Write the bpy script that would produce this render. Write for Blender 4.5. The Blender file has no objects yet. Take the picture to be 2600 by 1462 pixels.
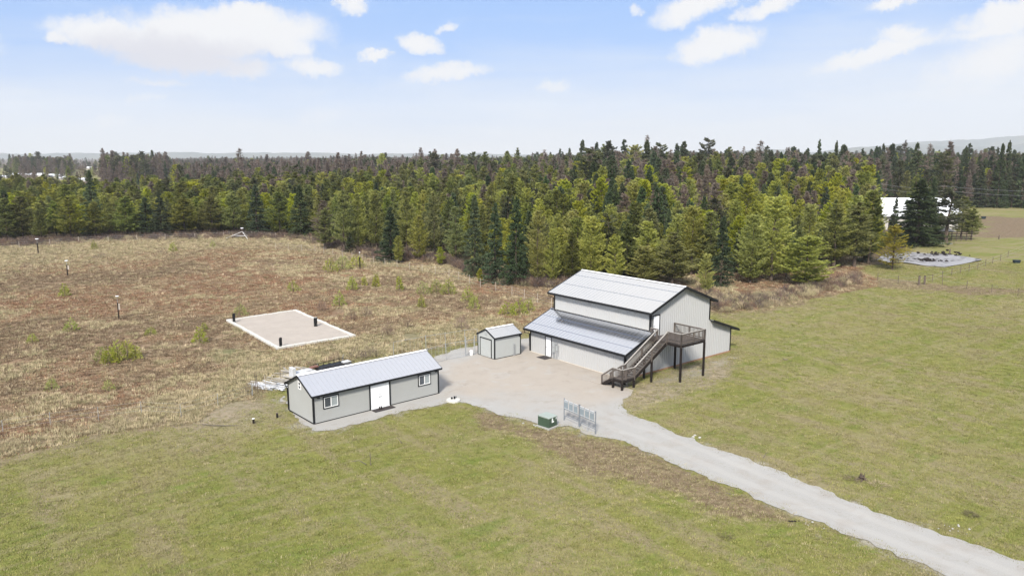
import bpy, bmesh, math, random
import numpy as np
from mathutils import Vector, Matrix
R = math.radians
SC = bpy.context.scene
COL = SC.collection
random.seed(7)
RNG = np.random.default_rng(11)

# ------------------------------------------------------------------ camera
F_PX, PITCH, CAM_H = 1911.9, 0.1721, 20.73          # calibrated on the 2600 px wide photograph
cam_data = bpy.data.cameras.new('camera')
cam = bpy.data.objects.new('camera', cam_data)
COL.objects.link(cam)
cam.location = (0, 0, CAM_H)
cam.rotation_euler = (math.pi / 2 - PITCH, 0, 0)
cam_data.sensor_width = 36
cam_data.lens = F_PX / 2600 * 36
cam_data.clip_start = 0.5
cam_data.clip_end = 40000
SC.camera = cam
SC.view_settings.view_transform = 'Standard'
SC.view_settings.look = 'None'
SC.view_settings.gamma = 1
SC.view_settings.exposure = 1.02
SC.view_settings.use_curve_mapping = False
SC.cycles.max_bounces = 6
SC.cycles.diffuse_bounces = 3
SC.cycles.glossy_bounces = 3
SC.cycles.transmission_bounces = 4
SC.cycles.volume_bounces = 0
SC.cycles.transparent_max_bounces = 6

# ------------------------------------------------------------------ sky and sun
SUN_EL, SUN_AZ = R(40), R(193)       # azimuth measured clockwise from +Y: the sun stands behind the camera, to the left
sun_dir = Vector((math.sin(SUN_AZ) * math.cos(SUN_EL), math.cos(SUN_AZ) * math.cos(SUN_EL), math.sin(SUN_EL)))
sd = bpy.data.lights.new('sun', 'SUN')
sd.energy = 3.4
sd.angle = R(9)
sd.color = (1.0, 0.94, 0.84)
sun = bpy.data.objects.new('sun', sd)
COL.objects.link(sun)
sun.rotation_euler = sun_dir.to_track_quat('Z', 'Y').to_euler()
sun.location = (-40, -40, 90)

W = bpy.data.worlds.new('World')
SC.world = W
W.use_nodes = True
nt = W.node_tree
for n in list(nt.nodes): nt.nodes.remove(n)
class G:
    """tiny helper to write node trees"""
    def __init__(s, nt): s.nt = nt
    def n(s, typ, **kw):
        nd = s.nt.nodes.new(typ)
        for k, v in kw.items(): setattr(nd, k, v)
        return nd
    def setin(s, nd, i, v):
        if hasattr(v, 'is_output') or isinstance(v, bpy.types.NodeSocket): s.nt.links.new(v, nd.inputs[i])
        else: nd.inputs[i].default_value = v
    def m(s, op, a, b=0.0, c=None, clamp=False):
        nd = s.n('ShaderNodeMath', operation=op); nd.use_clamp = clamp
        s.setin(nd, 0, a)
        s.setin(nd, 1, b)
        if c is not None: s.setin(nd, 2, c)
        return nd.outputs[0]
    def noise(s, vec, scale, detail=4, rough=.55, dist=0.0, col=False):
        nd = s.n('ShaderNodeTexNoise')
        if vec is not None: s.setin(nd, 'Vector', vec)
        nd.inputs['Scale'].default_value = scale
        nd.inputs['Detail'].default_value = detail
        nd.inputs['Roughness'].default_value = rough
        nd.inputs['Distortion'].default_value = dist
        return nd.outputs[1 if col else 0]
    def sstep(s, v, lo, hi, a=0.0, b=1.0):
        nd = s.n('ShaderNodeMapRange', interpolation_type='SMOOTHSTEP')
        s.setin(nd, 0, v); s.setin(nd, 1, lo); s.setin(nd, 2, hi); s.setin(nd, 3, a); s.setin(nd, 4, b)
        return nd.outputs[0]
    def lin(s, v, lo, hi, a=0.0, b=1.0):
        nd = s.n('ShaderNodeMapRange')
        s.setin(nd, 0, v); s.setin(nd, 1, lo); s.setin(nd, 2, hi); s.setin(nd, 3, a); s.setin(nd, 4, b)
        return nd.outputs[0]
    def mix(s, f, a, b, typ='MIX'):
        nd = s.n('ShaderNodeMix', data_type='RGBA', blend_type=typ)
        s.setin(nd, 0, f)
        s.setin(nd, 6, a if not isinstance(a, tuple) else (*a[:3], 1))
        s.setin(nd, 7, b if not isinstance(b, tuple) else (*b[:3], 1))
        return nd.outputs[2]
    def comb(s, x, y, z):
        nd = s.n('ShaderNodeCombineXYZ'); s.setin(nd, 0, x); s.setin(nd, 1, y); s.setin(nd, 2, z)
        return nd.outputs[0]
    def vscale(s, v, sx, sy, sz):
        nd = s.n('ShaderNodeVectorMath', operation='MULTIPLY'); s.setin(nd, 0, v); nd.inputs[1].default_value = (sx, sy, sz)
        return nd.outputs[0]
g = G(nt)
sky = g.n('ShaderNodeTexSky', sky_type='NISHITA')
sky.sun_disc = False
sky.sun_elevation = SUN_EL
sky.sun_rotation = SUN_AZ
sky.air_density = 1.0; sky.dust_density = 1.2; sky.ozone_density = 1.5; sky.altitude = 700
tc = g.n('ShaderNodeTexCoord')
sep = g.n('ShaderNodeSeparateXYZ'); nt.links.new(tc.outputs['Generated'], sep.inputs[0])
az = g.m('ARCTAN2', sep.outputs[0], sep.outputs[1])
el = g.m('ARCSINE', sep.outputs[2])
uv = g.comb(az, el, 0.0)
# clouds: (azimuth, elevation) of each, half width, half height, tilt, strength; distorted by noise
def px_dir(px, py):
    X = (px - 1300) / F_PX; Y = -(py - 731) / F_PX
    c, s = math.cos(PITCH), math.sin(PITCH)
    d = Vector((X, c + Y * s, -s + Y * c)).normalized()
    return math.atan2(d.x, d.y), math.asin(d.z)
CL = [(560, 90, 225, 62, .05, 1.25), (330, 105, 150, 38, -.12, 1.1), (470, 150, 150, 34, -.05, 1.0), (700, 120, 80, 32, -.1, 1.0), (610, 45, 120, 30, 0, 1.1),
      (622, 178, 62, 22, 0, .8), (790, 172, 66, 22, -.05, .95), (900, 14, 32, 30, .2, .85),
      (1060, 120, 55, 24, -.1, .95), (948, 142, 32, 12, .05, .9), (1135, 190, 90, 20, .1, .9), (1068, 193, 34, 16, .05, .7),
      (1130, 78, 28, 14, .4, .65), (415, 208, 60, 12, 0, .6), (152, 96, 26, 15, 0, .85), (365, 253, 36, 13, .1, .5),
      (1815, 120, 92, 42, .12, 1.15), (1765, 20, 100, 38, .25, .95), (1950, 20, 75, 22, .25, .95), (1610, 28, 20, 14, .3, .6),
      (2225, 143, 125, 24, .28, 1.0), (2285, 88, 50, 20, .1, .85), (2560, 42, 95, 34, .1, 1.05), (2520, 78, 80, 20, .15, .9),
      (2270, 8, 60, 16, .2, .8), (2560, 150, 150, 60, .3, .75), (1410, 220, 40, 16, 0, .55), (280, 300, 40, 14, 0, .4), (830, 300, 60, 26, 0, .35),
      (-500, 120, 260, 60, .1, 1.1), (3300, 100, 260, 60, .1, 1.1), (-150, 40, 60, 30, 0, .8)]
wn = g.noise(uv, 9, 6, .6, 0, True)
wn2 = g.noise(uv, 42, 7, .70, 0, True)
vm = g.n('ShaderNodeVectorMath', operation='SUBTRACT'); nt.links.new(wn, vm.inputs[0]); vm.inputs[1].default_value = (.5, .5, .5)
vm2 = g.n('ShaderNodeVectorMath', operation='SUBTRACT'); nt.links.new(wn2, vm2.inputs[0]); vm2.inputs[1].default_value = (.5, .5, .5)
a1 = g.n('ShaderNodeVectorMath', operation='MULTIPLY_ADD'); nt.links.new(vm.outputs[0], a1.inputs[0]); a1.inputs[1].default_value = (.045, .028, 0); nt.links.new(uv, a1.inputs[2])
a2 = g.n('ShaderNodeVectorMath', operation='MULTIPLY_ADD'); nt.links.new(vm2.outputs[0], a2.inputs[0]); a2.inputs[1].default_value = (.048, .030, 0); nt.links.new(a1.outputs[0], a2.inputs[2])
ws = g.n('ShaderNodeSeparateXYZ'); nt.links.new(a2.outputs[0], ws.inputs[0])
U, V = ws.outputs[0], ws.outputs[1]
cm = None; cb = None
for (px, py, rx, ry, t, st) in CL:
    ca, ce = px_dir(px, py)
    rx /= F_PX * .95; ry /= F_PX * .95
    du = g.m('SUBTRACT', U, ca); dv = g.m('SUBTRACT', V, ce)
    ct, s_ = math.cos(t), math.sin(t)
    p = g.m('MULTIPLY_ADD', du, ct / rx, g.m('MULTIPLY', dv, s_ / rx))
    q = g.m('MULTIPLY_ADD', du, -s_ / ry, g.m('MULTIPLY', dv, ct / ry))
    qb = g.m('MULTIPLY', q, g.m('MULTIPLY_ADD', g.m('LESS_THAN', q, 0.0), .25, 1.0))
    r2 = g.m('MULTIPLY_ADD', p, p, g.m('MULTIPLY', qb, qb))
    k = g.m('MULTIPLY', g.m('SUBTRACT', 1.45, r2), st)
    if cm is None: cm, cb = k, g.m('MULTIPLY', q, 1.0)
    else: cm = g.m('MAXIMUM', cm, k)
cn = g.noise(uv, 26, 7, .68)
cloud = g.sstep(g.m('ADD', cm, g.m('MULTIPLY', g.m('SUBTRACT', cn, .5), 1.5)), -.05, 1.25)
# underside of the big cloud: slightly grey
ca, ce = px_dir(430, 150)
gd = g.m('ADD', g.m('POWER', g.m('ABSOLUTE', g.m('DIVIDE', g.m('SUBTRACT', U, ca), .12)), 2.0), g.m('POWER', g.m('ABSOLUTE', g.m('DIVIDE', g.m('SUBTRACT', V, ce), .028)), 2.0))
grey = g.sstep(gd, 1.6, 0.0)
# high thin veil, thicker towards the horizon and to the right, streaky
vs = g.vscale(uv, 2.2, 14, 1)
veil_n = g.noise(vs, 1.6, 5, .55, .4)
veil = g.m('ADD', g.lin(el, .03, .15, .90, -.06), g.m('MULTIPLY', g.m('SUBTRACT', veil_n, .5), 1.25))
veil = g.m('ADD', veil, g.lin(az, -.1, .75, -.03, .42))
veil = g.m('MULTIPLY', veil, 1.0, clamp=True)
top = g.noise(g.comb(g.m('MULTIPLY', sep.outputs[0], 1.0), g.m('MULTIPLY', sep.outputs[1], 1.0), g.m('MULTIPLY', sep.outputs[2], 2.0)), 2.2, 5, .6)
high = g.m('MULTIPLY', g.sstep(top, .36, .56), g.sstep(el, .22, .45))      # broken cloud over the unseen rest of the sky, brightened to add diffuse light
skyc = g.mix(1.0, sky.outputs[0], (1.06, 1.10, 1.16), 'MULTIPLY')
base = g.mix(.88, skyc, (.95, 2.15, 4.6))
base = g.mix(veil, base, (4.05, 4.3, 4.7))
base = g.mix(g.sstep(el, .05, .0), base, (4.6, 4.65, 4.75))
wc = g.mix(grey, (4.7, 4.65, 4.65), (3.6, 3.5, 3.8))
fin = g.mix(cloud, base, wc)
fin = g.mix(g.m('MULTIPLY', high, .85), fin, (7.6, 7.4, 7.1))
bg = g.n('ShaderNodeBackground'); bg.inputs[1].default_value = .10
nt.links.new(fin, bg.inputs[0])
wo = g.n('ShaderNodeOutputWorld'); nt.links.new(bg.outputs[0], wo.inputs[0])
W.cycles.sampling_method = 'MANUAL'; W.cycles.sample_map_resolution = 1024

# ------------------------------------------------------------------ pixels of the photograph to points on the ground
CP, SP = math.cos(PITCH), math.sin(PITCH)
def ray(px, py):
    X = (px - 1300) / F_PX; Y = -(py - 731) / F_PX
    return X, CP + Y * SP, -SP + Y * CP
def gp(px, py, z=0.0):
    d = ray(px, py); t = (z - CAM_H) / d[2]
    return d[0] * t, d[1] * t
def ztop(x, y, py):          # height above the ground at which a vertical at (x, y) reaches image row py
    d = ray(1300, py); return CAM_H + d[2] * y / d[1]
def proj(x, y, z):
    zz = z - CAM_H; fw = y * CP - zz * SP; up = y * SP + zz * CP
    return 1300 + x * F_PX / fw, 731 - up * F_PX / fw

# ------------------------------------------------------------------ object helpers
def tag(o, label=None, cat=None, group=None, kind=None):
    if label: o['label'] = label
    if cat: o['category'] = cat
    if group: o['group'] = group
    if kind: o['kind'] = kind
    return o
def empty(name, loc=(0, 0, 0), rz=0.0, label=None, cat=None, group=None):
    o = bpy.data.objects.new(name, None); COL.objects.link(o)
    o.location = loc; o.rotation_euler = (0, 0, rz); o.empty_display_size = .3
    return tag(o, label, cat, group)
class MB:
    def __init__(s): s.v = []; s.f = []; s.mi = []; s.cur = 0
    def add(s, vs, fs):
        b = len(s.v); s.v += [tuple(p) for p in vs]; s.f += [tuple(i + b for i in f) for f in fs]; s.mi += [s.cur] * len(fs)
        return s
    def box(s, x0, x1, y0, y1, z0, z1):
        return s.add([(x0, y0, z0), (x1, y0, z0), (x1, y1, z0), (x0, y1, z0), (x0, y0, z1), (x1, y0, z1), (x1, y1, z1), (x0, y1, z1)],
                     [(0, 3, 2, 1), (4, 5, 6, 7), (0, 1, 5, 4), (1, 2, 6, 5), (2, 3, 7, 6), (3, 0, 4, 7)])
    def beam(s, p, q, w, h, up=(0, 0, 1)):          # box section from p to q
        p, q = Vector(p), Vector(q); d = (q - p).normalized(); up = Vector(up)
        r = d.cross(up)
        if r.length < 1e-4: r = d.cross(Vector((1, 0, 0)))
        r.normalize(); u = r.cross(d).normalized()
        vs = []
        for e in (p, q):
            for a, b in ((-1, -1), (1, -1), (1, 1), (-1, 1)): vs.append(e + r * (a * w / 2) + u * (b * h / 2))
        return s.add(vs, [(0, 1, 2, 3), (7, 6, 5, 4), (0, 4, 5, 1), (1, 5, 6, 2), (2, 6, 7, 3), (3, 7, 4, 0)])
    def tube(s, pts, r, n=8, cap=True):
        pts = [Vector(p) for p in pts]; rr = r if isinstance(r, (list, tuple)) else [r] * len(pts)
        vs = []; k = len(pts)
        for i, p in enumerate(pts):
            d = (pts[min(i + 1, k - 1)] - pts[max(i - 1, 0)]).normalized()
            a = d.cross(Vector((0, 0, 1)))
            if a.length < 1e-3: a = Vector((1, 0, 0))
            a.normalize(); b = d.cross(a)
            for j in range(n):
                t = 2 * math.pi * j / n; vs.append(p + (a * math.cos(t) + b * math.sin(t)) * rr[i])
        fs = [(i * n + j, i * n + (j + 1) % n, (i + 1) * n + (j + 1) % n, (i + 1) * n + j) for i in range(k - 1) for j in range(n)]
        if cap: fs += [tuple(range(n - 1, -1, -1)), tuple((k - 1) * n + j for j in range(n))]
        return s.add(vs, fs)
    def prism(s, poly, axis, a, b):                  # polygon of (p, q) extruded along an axis from a to b
        def P(p, q, t):
            return {'x': (t, p, q), 'y': (p, t, q), 'z': (p, q, t)}[axis]
        n = len(poly)
        return s.add([P(p, q, a) for p, q in poly] + [P(p, q, b) for p, q in poly],
                     [tuple(range(n - 1, -1, -1)), tuple(range(n, 2 * n))] + [(i, (i + 1) % n, n + (i + 1) % n, n + i) for i in range(n)])
    def build(s, name, mats, parent=None, smooth=False, bevel=0.0):
        me = bpy.data.meshes.new(name); me.from_pydata(s.v, [], s.f)
        if not isinstance(mats, (list, tuple)): mats = [mats]
        for m in mats: me.materials.append(m)
        if len(mats) > 1: me.polygons.foreach_set('material_index', s.mi)
        bm = bmesh.new(); bm.from_mesh(me); bmesh.ops.recalc_face_normals(bm, faces=bm.faces)
        bm.to_mesh(me); bm.free()
        if smooth: me.polygons.foreach_set('use_smooth', [True] * len(me.polygons))
        o = bpy.data.objects.new(name, me); COL.objects.link(o)
        if parent: o.parent = parent
        if bevel:
            b = o.modifiers.new('bevel', 'BEVEL'); b.width = bevel; b.segments = 2; b.limit_method = 'ANGLE'
        return o
def mesh_np(name, verts, faces_flat, sizes, mats, midx=None):
    me = bpy.data.meshes.new(name)
    nv = len(verts); nf = len(sizes)
    me.vertices.add(nv); me.vertices.foreach_set('co', np.asarray(verts, dtype=np.float32).ravel())
    me.loops.add(len(faces_flat)); me.loops.foreach_set('vertex_index', np.asarray(faces_flat, dtype=np.int32))
    me.polygons.add(nf)
    st = np.concatenate([[0], np.cumsum(sizes)[:-1]]).astype(np.int32)
    me.polygons.foreach_set('loop_start', st)
    me.polygons.foreach_set('loop_total', np.asarray(sizes, dtype=np.int32))
    for m in (mats if isinstance(mats, (list, tuple)) else [mats]): me.materials.append(m)
    if midx is not None: me.polygons.foreach_set('material_index', np.asarray(midx, dtype=np.int32))
    me.update(calc_edges=True)
    return me

# ------------------------------------------------------------------ materials
def new_mat(name):
    m = bpy.data.materials.new(name); m.use_nodes = True
    t = m.node_tree; b = t.nodes['Principled BSDF']
    return m, G(t), b
def weather(name, col, rough=.6, metal=0.0, var=.12, scale=1.5, dirt=None, dirt_amt=.25, bump=0.0, bscale=40, spec=.5, rvar=.1):
    """painted / metal / wooden surface with uneven tone, faint dirt and uneven gloss"""
    m, g, b = new_mat(name)
    tc = g.n('ShaderNodeTexCoord').outputs['Object']
    n1 = g.noise(tc, scale, 5, .6)
    n2 = g.noise(tc, scale * 9, 4, .6)
    c = tuple(col)
    f = g.lin(g.m('ADD', g.m('MULTIPLY', n1, .7), g.m('MULTIPLY', n2, .3)), .3, .7)
    cc = g.mix(f, tuple(x * (1 - var) for x in c), tuple(min(1, x * (1 + var)) for x in c))
    if dirt is not None:
        dn = g.sstep(g.noise(g.vscale(tc, 1, 1, .35), scale * 2.3, 6, .65), .52, .75)
        cc = g.mix(g.m('MULTIPLY', dn, dirt_amt), cc, dirt)
    g.nt.links.new(cc, b.inputs['Base Color'])
    g.nt.links.new(g.lin(n2, .3, .7, max(0.02, rough - rvar), min(1, rough + rvar)), b.inputs['Roughness'])
    b.inputs['Metallic'].default_value = metal
    b.inputs['Specular IOR Level'].default_value = spec
    if bump:
        bp = g.n('ShaderNodeBump'); bp.inputs['Strength'].default_value = bump; bp.inputs['Distance'].default_value = .02
        g.nt.links.new(g.noise(tc, bscale, 3, .6), bp.inputs['Height']); g.nt.links.new(bp.outputs[0], b.inputs['Normal'])
    return m
M = {}
M['siding'] = weather('siding', (.41, .415, .42), .42, 0, .03, .6, (.42, .38, .33), .18)
M['siding_seam'] = weather('siding_seam', (.36, .36, .37), .5, 0, .05)
M['shed_wall'] = weather('shed_wall', (.33, .335, .325), .75, 0, .03, .5, (.33, .30, .27), .15, .15, 60)
M['small_shed_wall'] = weather('small_shed_wall', (.36, .375, .37), .75, 0, .03, .5, (.33, .30, .27), .15, .15, 60)
M['roof'] = weather('roof', (.66, .655, .65), .13, .95, .015, .5, None, 0, 0, 40, .5, .02)
M['roof_lean_reflection'] = weather('roof_lean_reflection', (.56, .575, .615), .13, .95, .02, .5, None, 0, 0, 40, .5, .02)  # bluish tint paints the darker reflection into the lean-to sheet
M['roof_shed'] = weather('roof_shed', (.58, .585, .61), .34, .8, .015, .5, rvar=.03)
M['black'] = weather('black_trim', (.012, .013, .015), .55, 0, .3, 2, (.05, .045, .04), .12, spec=.2)
M['white'] = weather('white_paint', (.80, .81, .83), .4, 0, .02, 1, (.55, .53, .5), .1)
M['white_vinyl'] = weather('white_vinyl', (.75, .75, .75), .4, 0, .03, 1)
M['glass'] = weather('window_glass', (.055, .065, .08), .06, 0, .2, 1, spec=.8, rvar=.02)
M['blind'] = weather('window_blind', (.28, .31, .32), .3, 0, .08, 1)
M['base_trim'] = weather('base_board', (.30, .17, .10), .8, 0, .3, 3, (.1, .08, .06), .4)
M['pale_board'] = weather('pale_board', (.52, .48, .42), .8, 0, .1, 2)
M['galv'] = weather('galvanised', (.45, .47, .49), .42, .6, .12, 5)
M['grey_box'] = weather('grey_box', (.36, .38, .39), .45, .2, .08, 4)
M['mat_rubber'] = weather('door_mat', (.028, .022, .022), .95, 0, .4, 12, bump=.5, bscale=90)
M['concrete'] = weather('concrete', (.30, .30, .285), .9, 0, .12, 2, (.28, .26, .23), .5, .3, 50)
M['border_block'] = weather('border_block', (.50, .49, .46), .9, 0, .08, 1.4, (.45, .40, .35), .5, .4, 30)
M['plot_sand'] = weather('plot_sand', (.345, .305, .268), .95, 0, .10, .5, (.27, .235, .20), .45, .5, 25)
M['rack_steel'] = weather('rack_steel', (.20, .22, .25), .5, .3, .15, 5)
M['green_steel'] = weather('green_steel', (.045, .075, .05), .42, 0, .15, 4, (.12, .13, .10), .2)
M['green_lid_sheen'] = weather('green_lid_sheen', (.27, .31, .28), .4, 0, .06, 4)  # sky reflection on the box top, put in as a paler green
M['sticker'] = weather('sticker', (.75, .78, .78), .5, 0, .05, 5)
M['rail_wood'] = weather('rail_wood', (.095, .078, .068), .85, 0, .35, 3, (.24, .215, .195), .5, .4, 60)
M['rail_cap'] = weather('rail_cap', (.28, .26, .24), .8, 0, .2, 3, (.42, .40, .38), .5)
M['stain'] = weather('dark_stain', (.016, .012, .011), .75, 0, .4, 3, (.05, .04, .035), .3, spec=.2)
M['tread'] = weather('tread_wood', (.055, .045, .042), .85, 0, .4, 4, (.16, .13, .12), .4)
M['bark'] = weather('bark', (.085, .062, .048), .95, 0, .35, 3, (.16, .13, .11), .5, .6, 14)
M['bark_pale'] = weather('bark_pale', (.23, .19, .165), .95, 0, .3, 3, (.12, .10, .09), .5)
M['post_wood'] = weather('post_wood', (.11, .085, .07), .9, 0, .35, 4, (.2, .18, .16), .5)
M['pale_post'] = weather('pale_post', (.42, .37, .32), .85, 0, .2, 4)
M['red_brown'] = weather('red_brown', (.16, .075, .055), .9, 0, .4, 4)
M['tub'] = weather('tub_plastic', (.012, .025, .035), .5, 0, .3, 4)
M['scrap_white'] = weather('scrap_white', (.50, .51, .53), .6, .1, .2, 2, (.3, .28, .26), .3)
M['scrap_grey'] = weather('scrap_grey', (.30, .28, .25), .85, 0, .3, 2, (.12, .10, .09), .4)
M['stick'] = weather('stick_wood', (.12, .10, .08), .9, 0, .4, 4)
M['rock'] = weather('rock', (.36, .35, .33), .95, 0, .2, 5, (.2, .18, .16), .5, .6, 20)
M['snow_roof'] = weather('bright_roof', (.82, .84, .88), .35, .1, .03, .3)
M['house_wall'] = weather('house_wall', (.42, .40, .38), .8, 0, .1, .3)
# ------------------------------------------------------------------ ground
def poly_w(pts): return np.array([gp(*p) for p in pts])
def sdist(X, Y, P):
    """signed distance (positive inside) of points to a polygon"""
    n = len(P); best = np.full(X.shape, 1e18); ins = np.zeros(X.shape, bool)
    for i in range(n):
        ax, ay = P[i]; bx, by = P[(i + 1) % n]
        ex, ey = bx - ax, by - ay
        t = np.clip(((X - ax) * ex + (Y - ay) * ey) / (ex * ex + ey * ey + 1e-12), 0, 1)
        d = (X - ax - t * ex) ** 2 + (Y - ay - t * ey) ** 2
        best = np.minimum(best, d)
        if ay != by:
            c = ((ay > Y) != (by > Y)) & (X < (bx - ax) * (Y - ay) / (by - ay) + ax)
            ins ^= c
    return np.where(ins, 1, -1) * np.sqrt(best)
Z_HEATH = poly_w([(-700, 1330), (0, 1157), (104, 1138), (207, 1114), (311, 1093), (456, 1070), (540, 1049), (640, 1010), (700, 975), (800, 925), (1100, 885), (1190, 865), (1330, 850),
                  (1400, 800), (1500, 760), (1850, 795), (1935, 782), (2014, 761), (2146, 744), (2212, 727), (2215, 700), (2190, 680), (2160, 640), (1200, 560), (-700, 560)])
Z_DRYG = poly_w([(600, 1010), (560, 900), (700, 905), (900, 855), (1180, 800), (1330, 800), (1345, 855), (1215, 880), (1105, 905), (760, 940), (700, 985)])
Z_STRAW = poly_w([(-700, 1325), (0, 1110), (250, 1060), (450, 1012), (620, 965), (700, 940), (720, 985), (640, 1020), (540, 1064), (311, 1108), (104, 1155), (0, 1178), (-700, 1370)])
Z_TAN = poly_w([(-700, 740), (0, 690), (300, 665), (620, 625), (830, 655), (1000, 690), (940, 650), (820, 600), (-700, 600)])
Z_DIRT = poly_w([(480, 1075), (600, 1020), (730, 995), (745, 1060), (790, 1095), (700, 1125), (600, 1105), (520, 1095)])
Z_DIRT2 = poly_w([(1560, 1000), (1650, 955), (1870, 893), (1895, 905), (1800, 985), (1720, 1012), (1640, 1030), (1600, 1045)])
Z_THATCH = poly_w([(1215, 1038), (1330, 1066), (1430, 1078), (1500, 1103), (1620, 1140), (1760, 1198), (1900, 1258), (2080, 1338), (2060, 1345), (1880, 1300), (1700, 1245), (1500, 1180), (1300, 1125), (1200, 1085)])
Z_EDGE = poly_w([(1500, 770), (1850, 800), (1960, 778), (2060, 753), (2212, 728), (2500, 745), (2700, 760), (2700, 735), (2400, 722), (2215, 705), (2100, 700), (1850, 730), (1500, 740)])
Z_PADD = poly_w([(2440, 562), (2480, 548), (2800, 556), (2900, 610), (2480, 606), (2430, 590)])
FOREST_EDGE = [(-900, 720), (-300, 645), (0, 622), (100, 614), (200, 607), (300, 602), (450, 598), (620, 598), (760, 602), (830, 616), (880, 634), (960, 650), (1040, 652), (1130, 660), (1190, 688), (1300, 716),
               (1400, 722), (1700, 728), (1850, 725), (1905, 716), (2040, 712), (2130, 676), (2290, 668), (2330, 618), (2380, 560), (2420, 534), (2500, 528), (2700, 532), (3300, 560)]
Z_FOREST = np.array([gp(*p) for p in FOREST_EDGE] + [(9000, 9000), (-9000, 9000)])
TOWN = poly_w([(-900, 470), (-300, 461), (200, 460), (455, 452), (470, 428), (-900, 424)])       # open valley seen past the left part of the wood

def axis(a, lo, hi, st, b, k):
    return np.concatenate([np.linspace(a, lo, k, endpoint=False), np.arange(lo, hi, st), np.linspace(hi, b, k)])
def geo(lo, hi, k): return lo * (hi / lo) ** (np.arange(1, k + 1) / k)
xs = np.concatenate([-geo(170, 9500, 16)[::-1], np.arange(-170, 190, 1.0), geo(190, 9500, 16)])
ys = np.concatenate([[-500, -300, -150, -50, 0], np.arange(14, 300, 1.0), geo(300, 9900, 26)])
GX, GY = np.meshgrid(xs, ys)
def sm(v, w): return np.clip(.5 + v / (2 * w), 0, 1)
def vnoise(X, Y, s, seed):
    r = np.random.default_rng(seed); T = r.random((64, 64))
    x, y = X / s, Y / s; xi, yi = np.floor(x).astype(int), np.floor(y).astype(int); fx, fy = x - xi, y - yi
    fx = fx * fx * (3 - 2 * fx); fy = fy * fy * (3 - 2 * fy)
    a = T[xi % 64, yi % 64]; b = T[(xi + 1) % 64, yi % 64]; c = T[xi % 64, (yi + 1) % 64]; d = T[(xi + 1) % 64, (yi + 1) % 64]
    return (a * (1 - fx) + b * fx) * (1 - fy) + (c * (1 - fx) + d * fx) * fy
def zones(X, Y):
    wob = (vnoise(X, Y, 6, 1) - .5) * 5 + (vnoise(X, Y, 2, 2) - .5) * 2
    z = {}
    z['heath'] = sm(sdist(X, Y, Z_HEATH) + wob * .5, 1.6)
    z['dryg'] = sm(sdist(X, Y, Z_DRYG) + wob, 3.5)
    z['tan'] = np.maximum(sm(sdist(X, Y, Z_TAN) + wob * 2, 10) * .8, sm(sdist(X, Y, Z_STRAW) + wob * .8, 2.2) * .9)
    z['dirt'] = np.maximum(.66 * sm(sdist(X, Y, Z_DIRT) + wob * 1.2, 5), .75 * sm(sdist(X, Y, Z_DIRT2) + wob * .6, 1.4))
    z['thatch'] = np.maximum(sm(sdist(X, Y, Z_THATCH) + wob * .6, 1.6), sm(sdist(X, Y, Z_EDGE) + wob, 3.0) * .95)
    z['thatch'] = np.maximum(z['thatch'], .85 * sm(sdist(X, Y, Z_PADD) + wob * 2, 8))
    z['forest'] = sm(sdist(X, Y, Z_FOREST), 3.0) * (1 - sm(sdist(X, Y, TOWN), 12))
    return z
ZN = zones(GX, GY)
near = np.clip((GY - 10) / 10, 0, 1) * np.clip((320 - GY) / 60, 0, 1) * np.clip((185 - np.abs(GX - 5)) / 30, 0, 1)
relief = ((vnoise(GX, GY, 17, 5) - .5) * .30 + (vnoise(GX, GY, 5, 6) - .5) * .12 + (vnoise(GX, GY, 1.9, 7) - .5) * .07 * (1 + 1.2 * ZN['heath'])) * near
YARD_PX = [(700, 1022), (722, 1004), (735, 1045), (745, 1062), (768, 1083), (797, 1097), (850, 1092), (905, 1078), (960, 1062), (1040, 1043), (1110, 1026), (1135, 1022), (1180, 1024),
           (1232, 1036), (1272, 1051), (1322, 1063), (1368, 1076), (1405, 1082), (1440, 1080), (1468, 1091), (1502, 1103), (1525, 1108), (1560, 1116), (1600, 1128), (1697, 1167), (1794, 1210), (1891, 1248), (1988, 1295),
           (2085, 1334), (2182, 1369), (2279, 1404), (2376, 1443), (2470, 1482), (2700, 1580), (2900, 1520), (2700, 1468), (2570, 1415), (2473, 1384), (2376, 1345), (2279, 1318), (2182, 1283), (2085, 1245),
           (1969, 1194), (1872, 1159), (1775, 1120), (1678, 1085), (1620, 1062), (1590, 1048), (1580, 1030), (1590, 1015), (1609, 1004), (1607, 993), (1590, 984), (1625, 950), (1600, 915), (1500, 880), (1400, 872),
           (1352, 858), (1330, 862), (1300, 868), (1210, 878), (1150, 890), (1105, 905), (1070, 960), (900, 1000)]
YARD = np.array([gp(*p) for p in YARD_PX])
yd = sdist(GX, GY, YARD)
flat = np.clip(-yd / 4 - .1, 0, 1)
for c, r in (((16.5, 80.5), 12), ((-9, 62), 5), ((-27.5, 90.4), 11), ((2.9, 56), 2), ((-2, 77), 4)):
    flat = np.minimum(flat, np.clip((np.hypot(GX - c[0], GY - c[1]) - r) / 4, 0, 1))
relief = relief * flat - .0
STRIP_ = np.array([gp(*p) for p in [(1615, 985), (1640, 968), (1700, 950), (1740, 935), (1800, 922), (1850, 905), (1893, 891), (1885, 905), (1840, 926), (1810, 950), (1790, 962), (1750, 968), (1680, 978), (1640, 987)]])
ZN['gravel'] = np.maximum(.62 * sm(sdist(GX, GY, STRIP_) + (vnoise(GX, GY, 1.3, 9) - .5) * 1.6, 1.0), sm(yd + (vnoise(GX, GY, 1.3, 9) - .5) * 2.6, 1.7))
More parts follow.
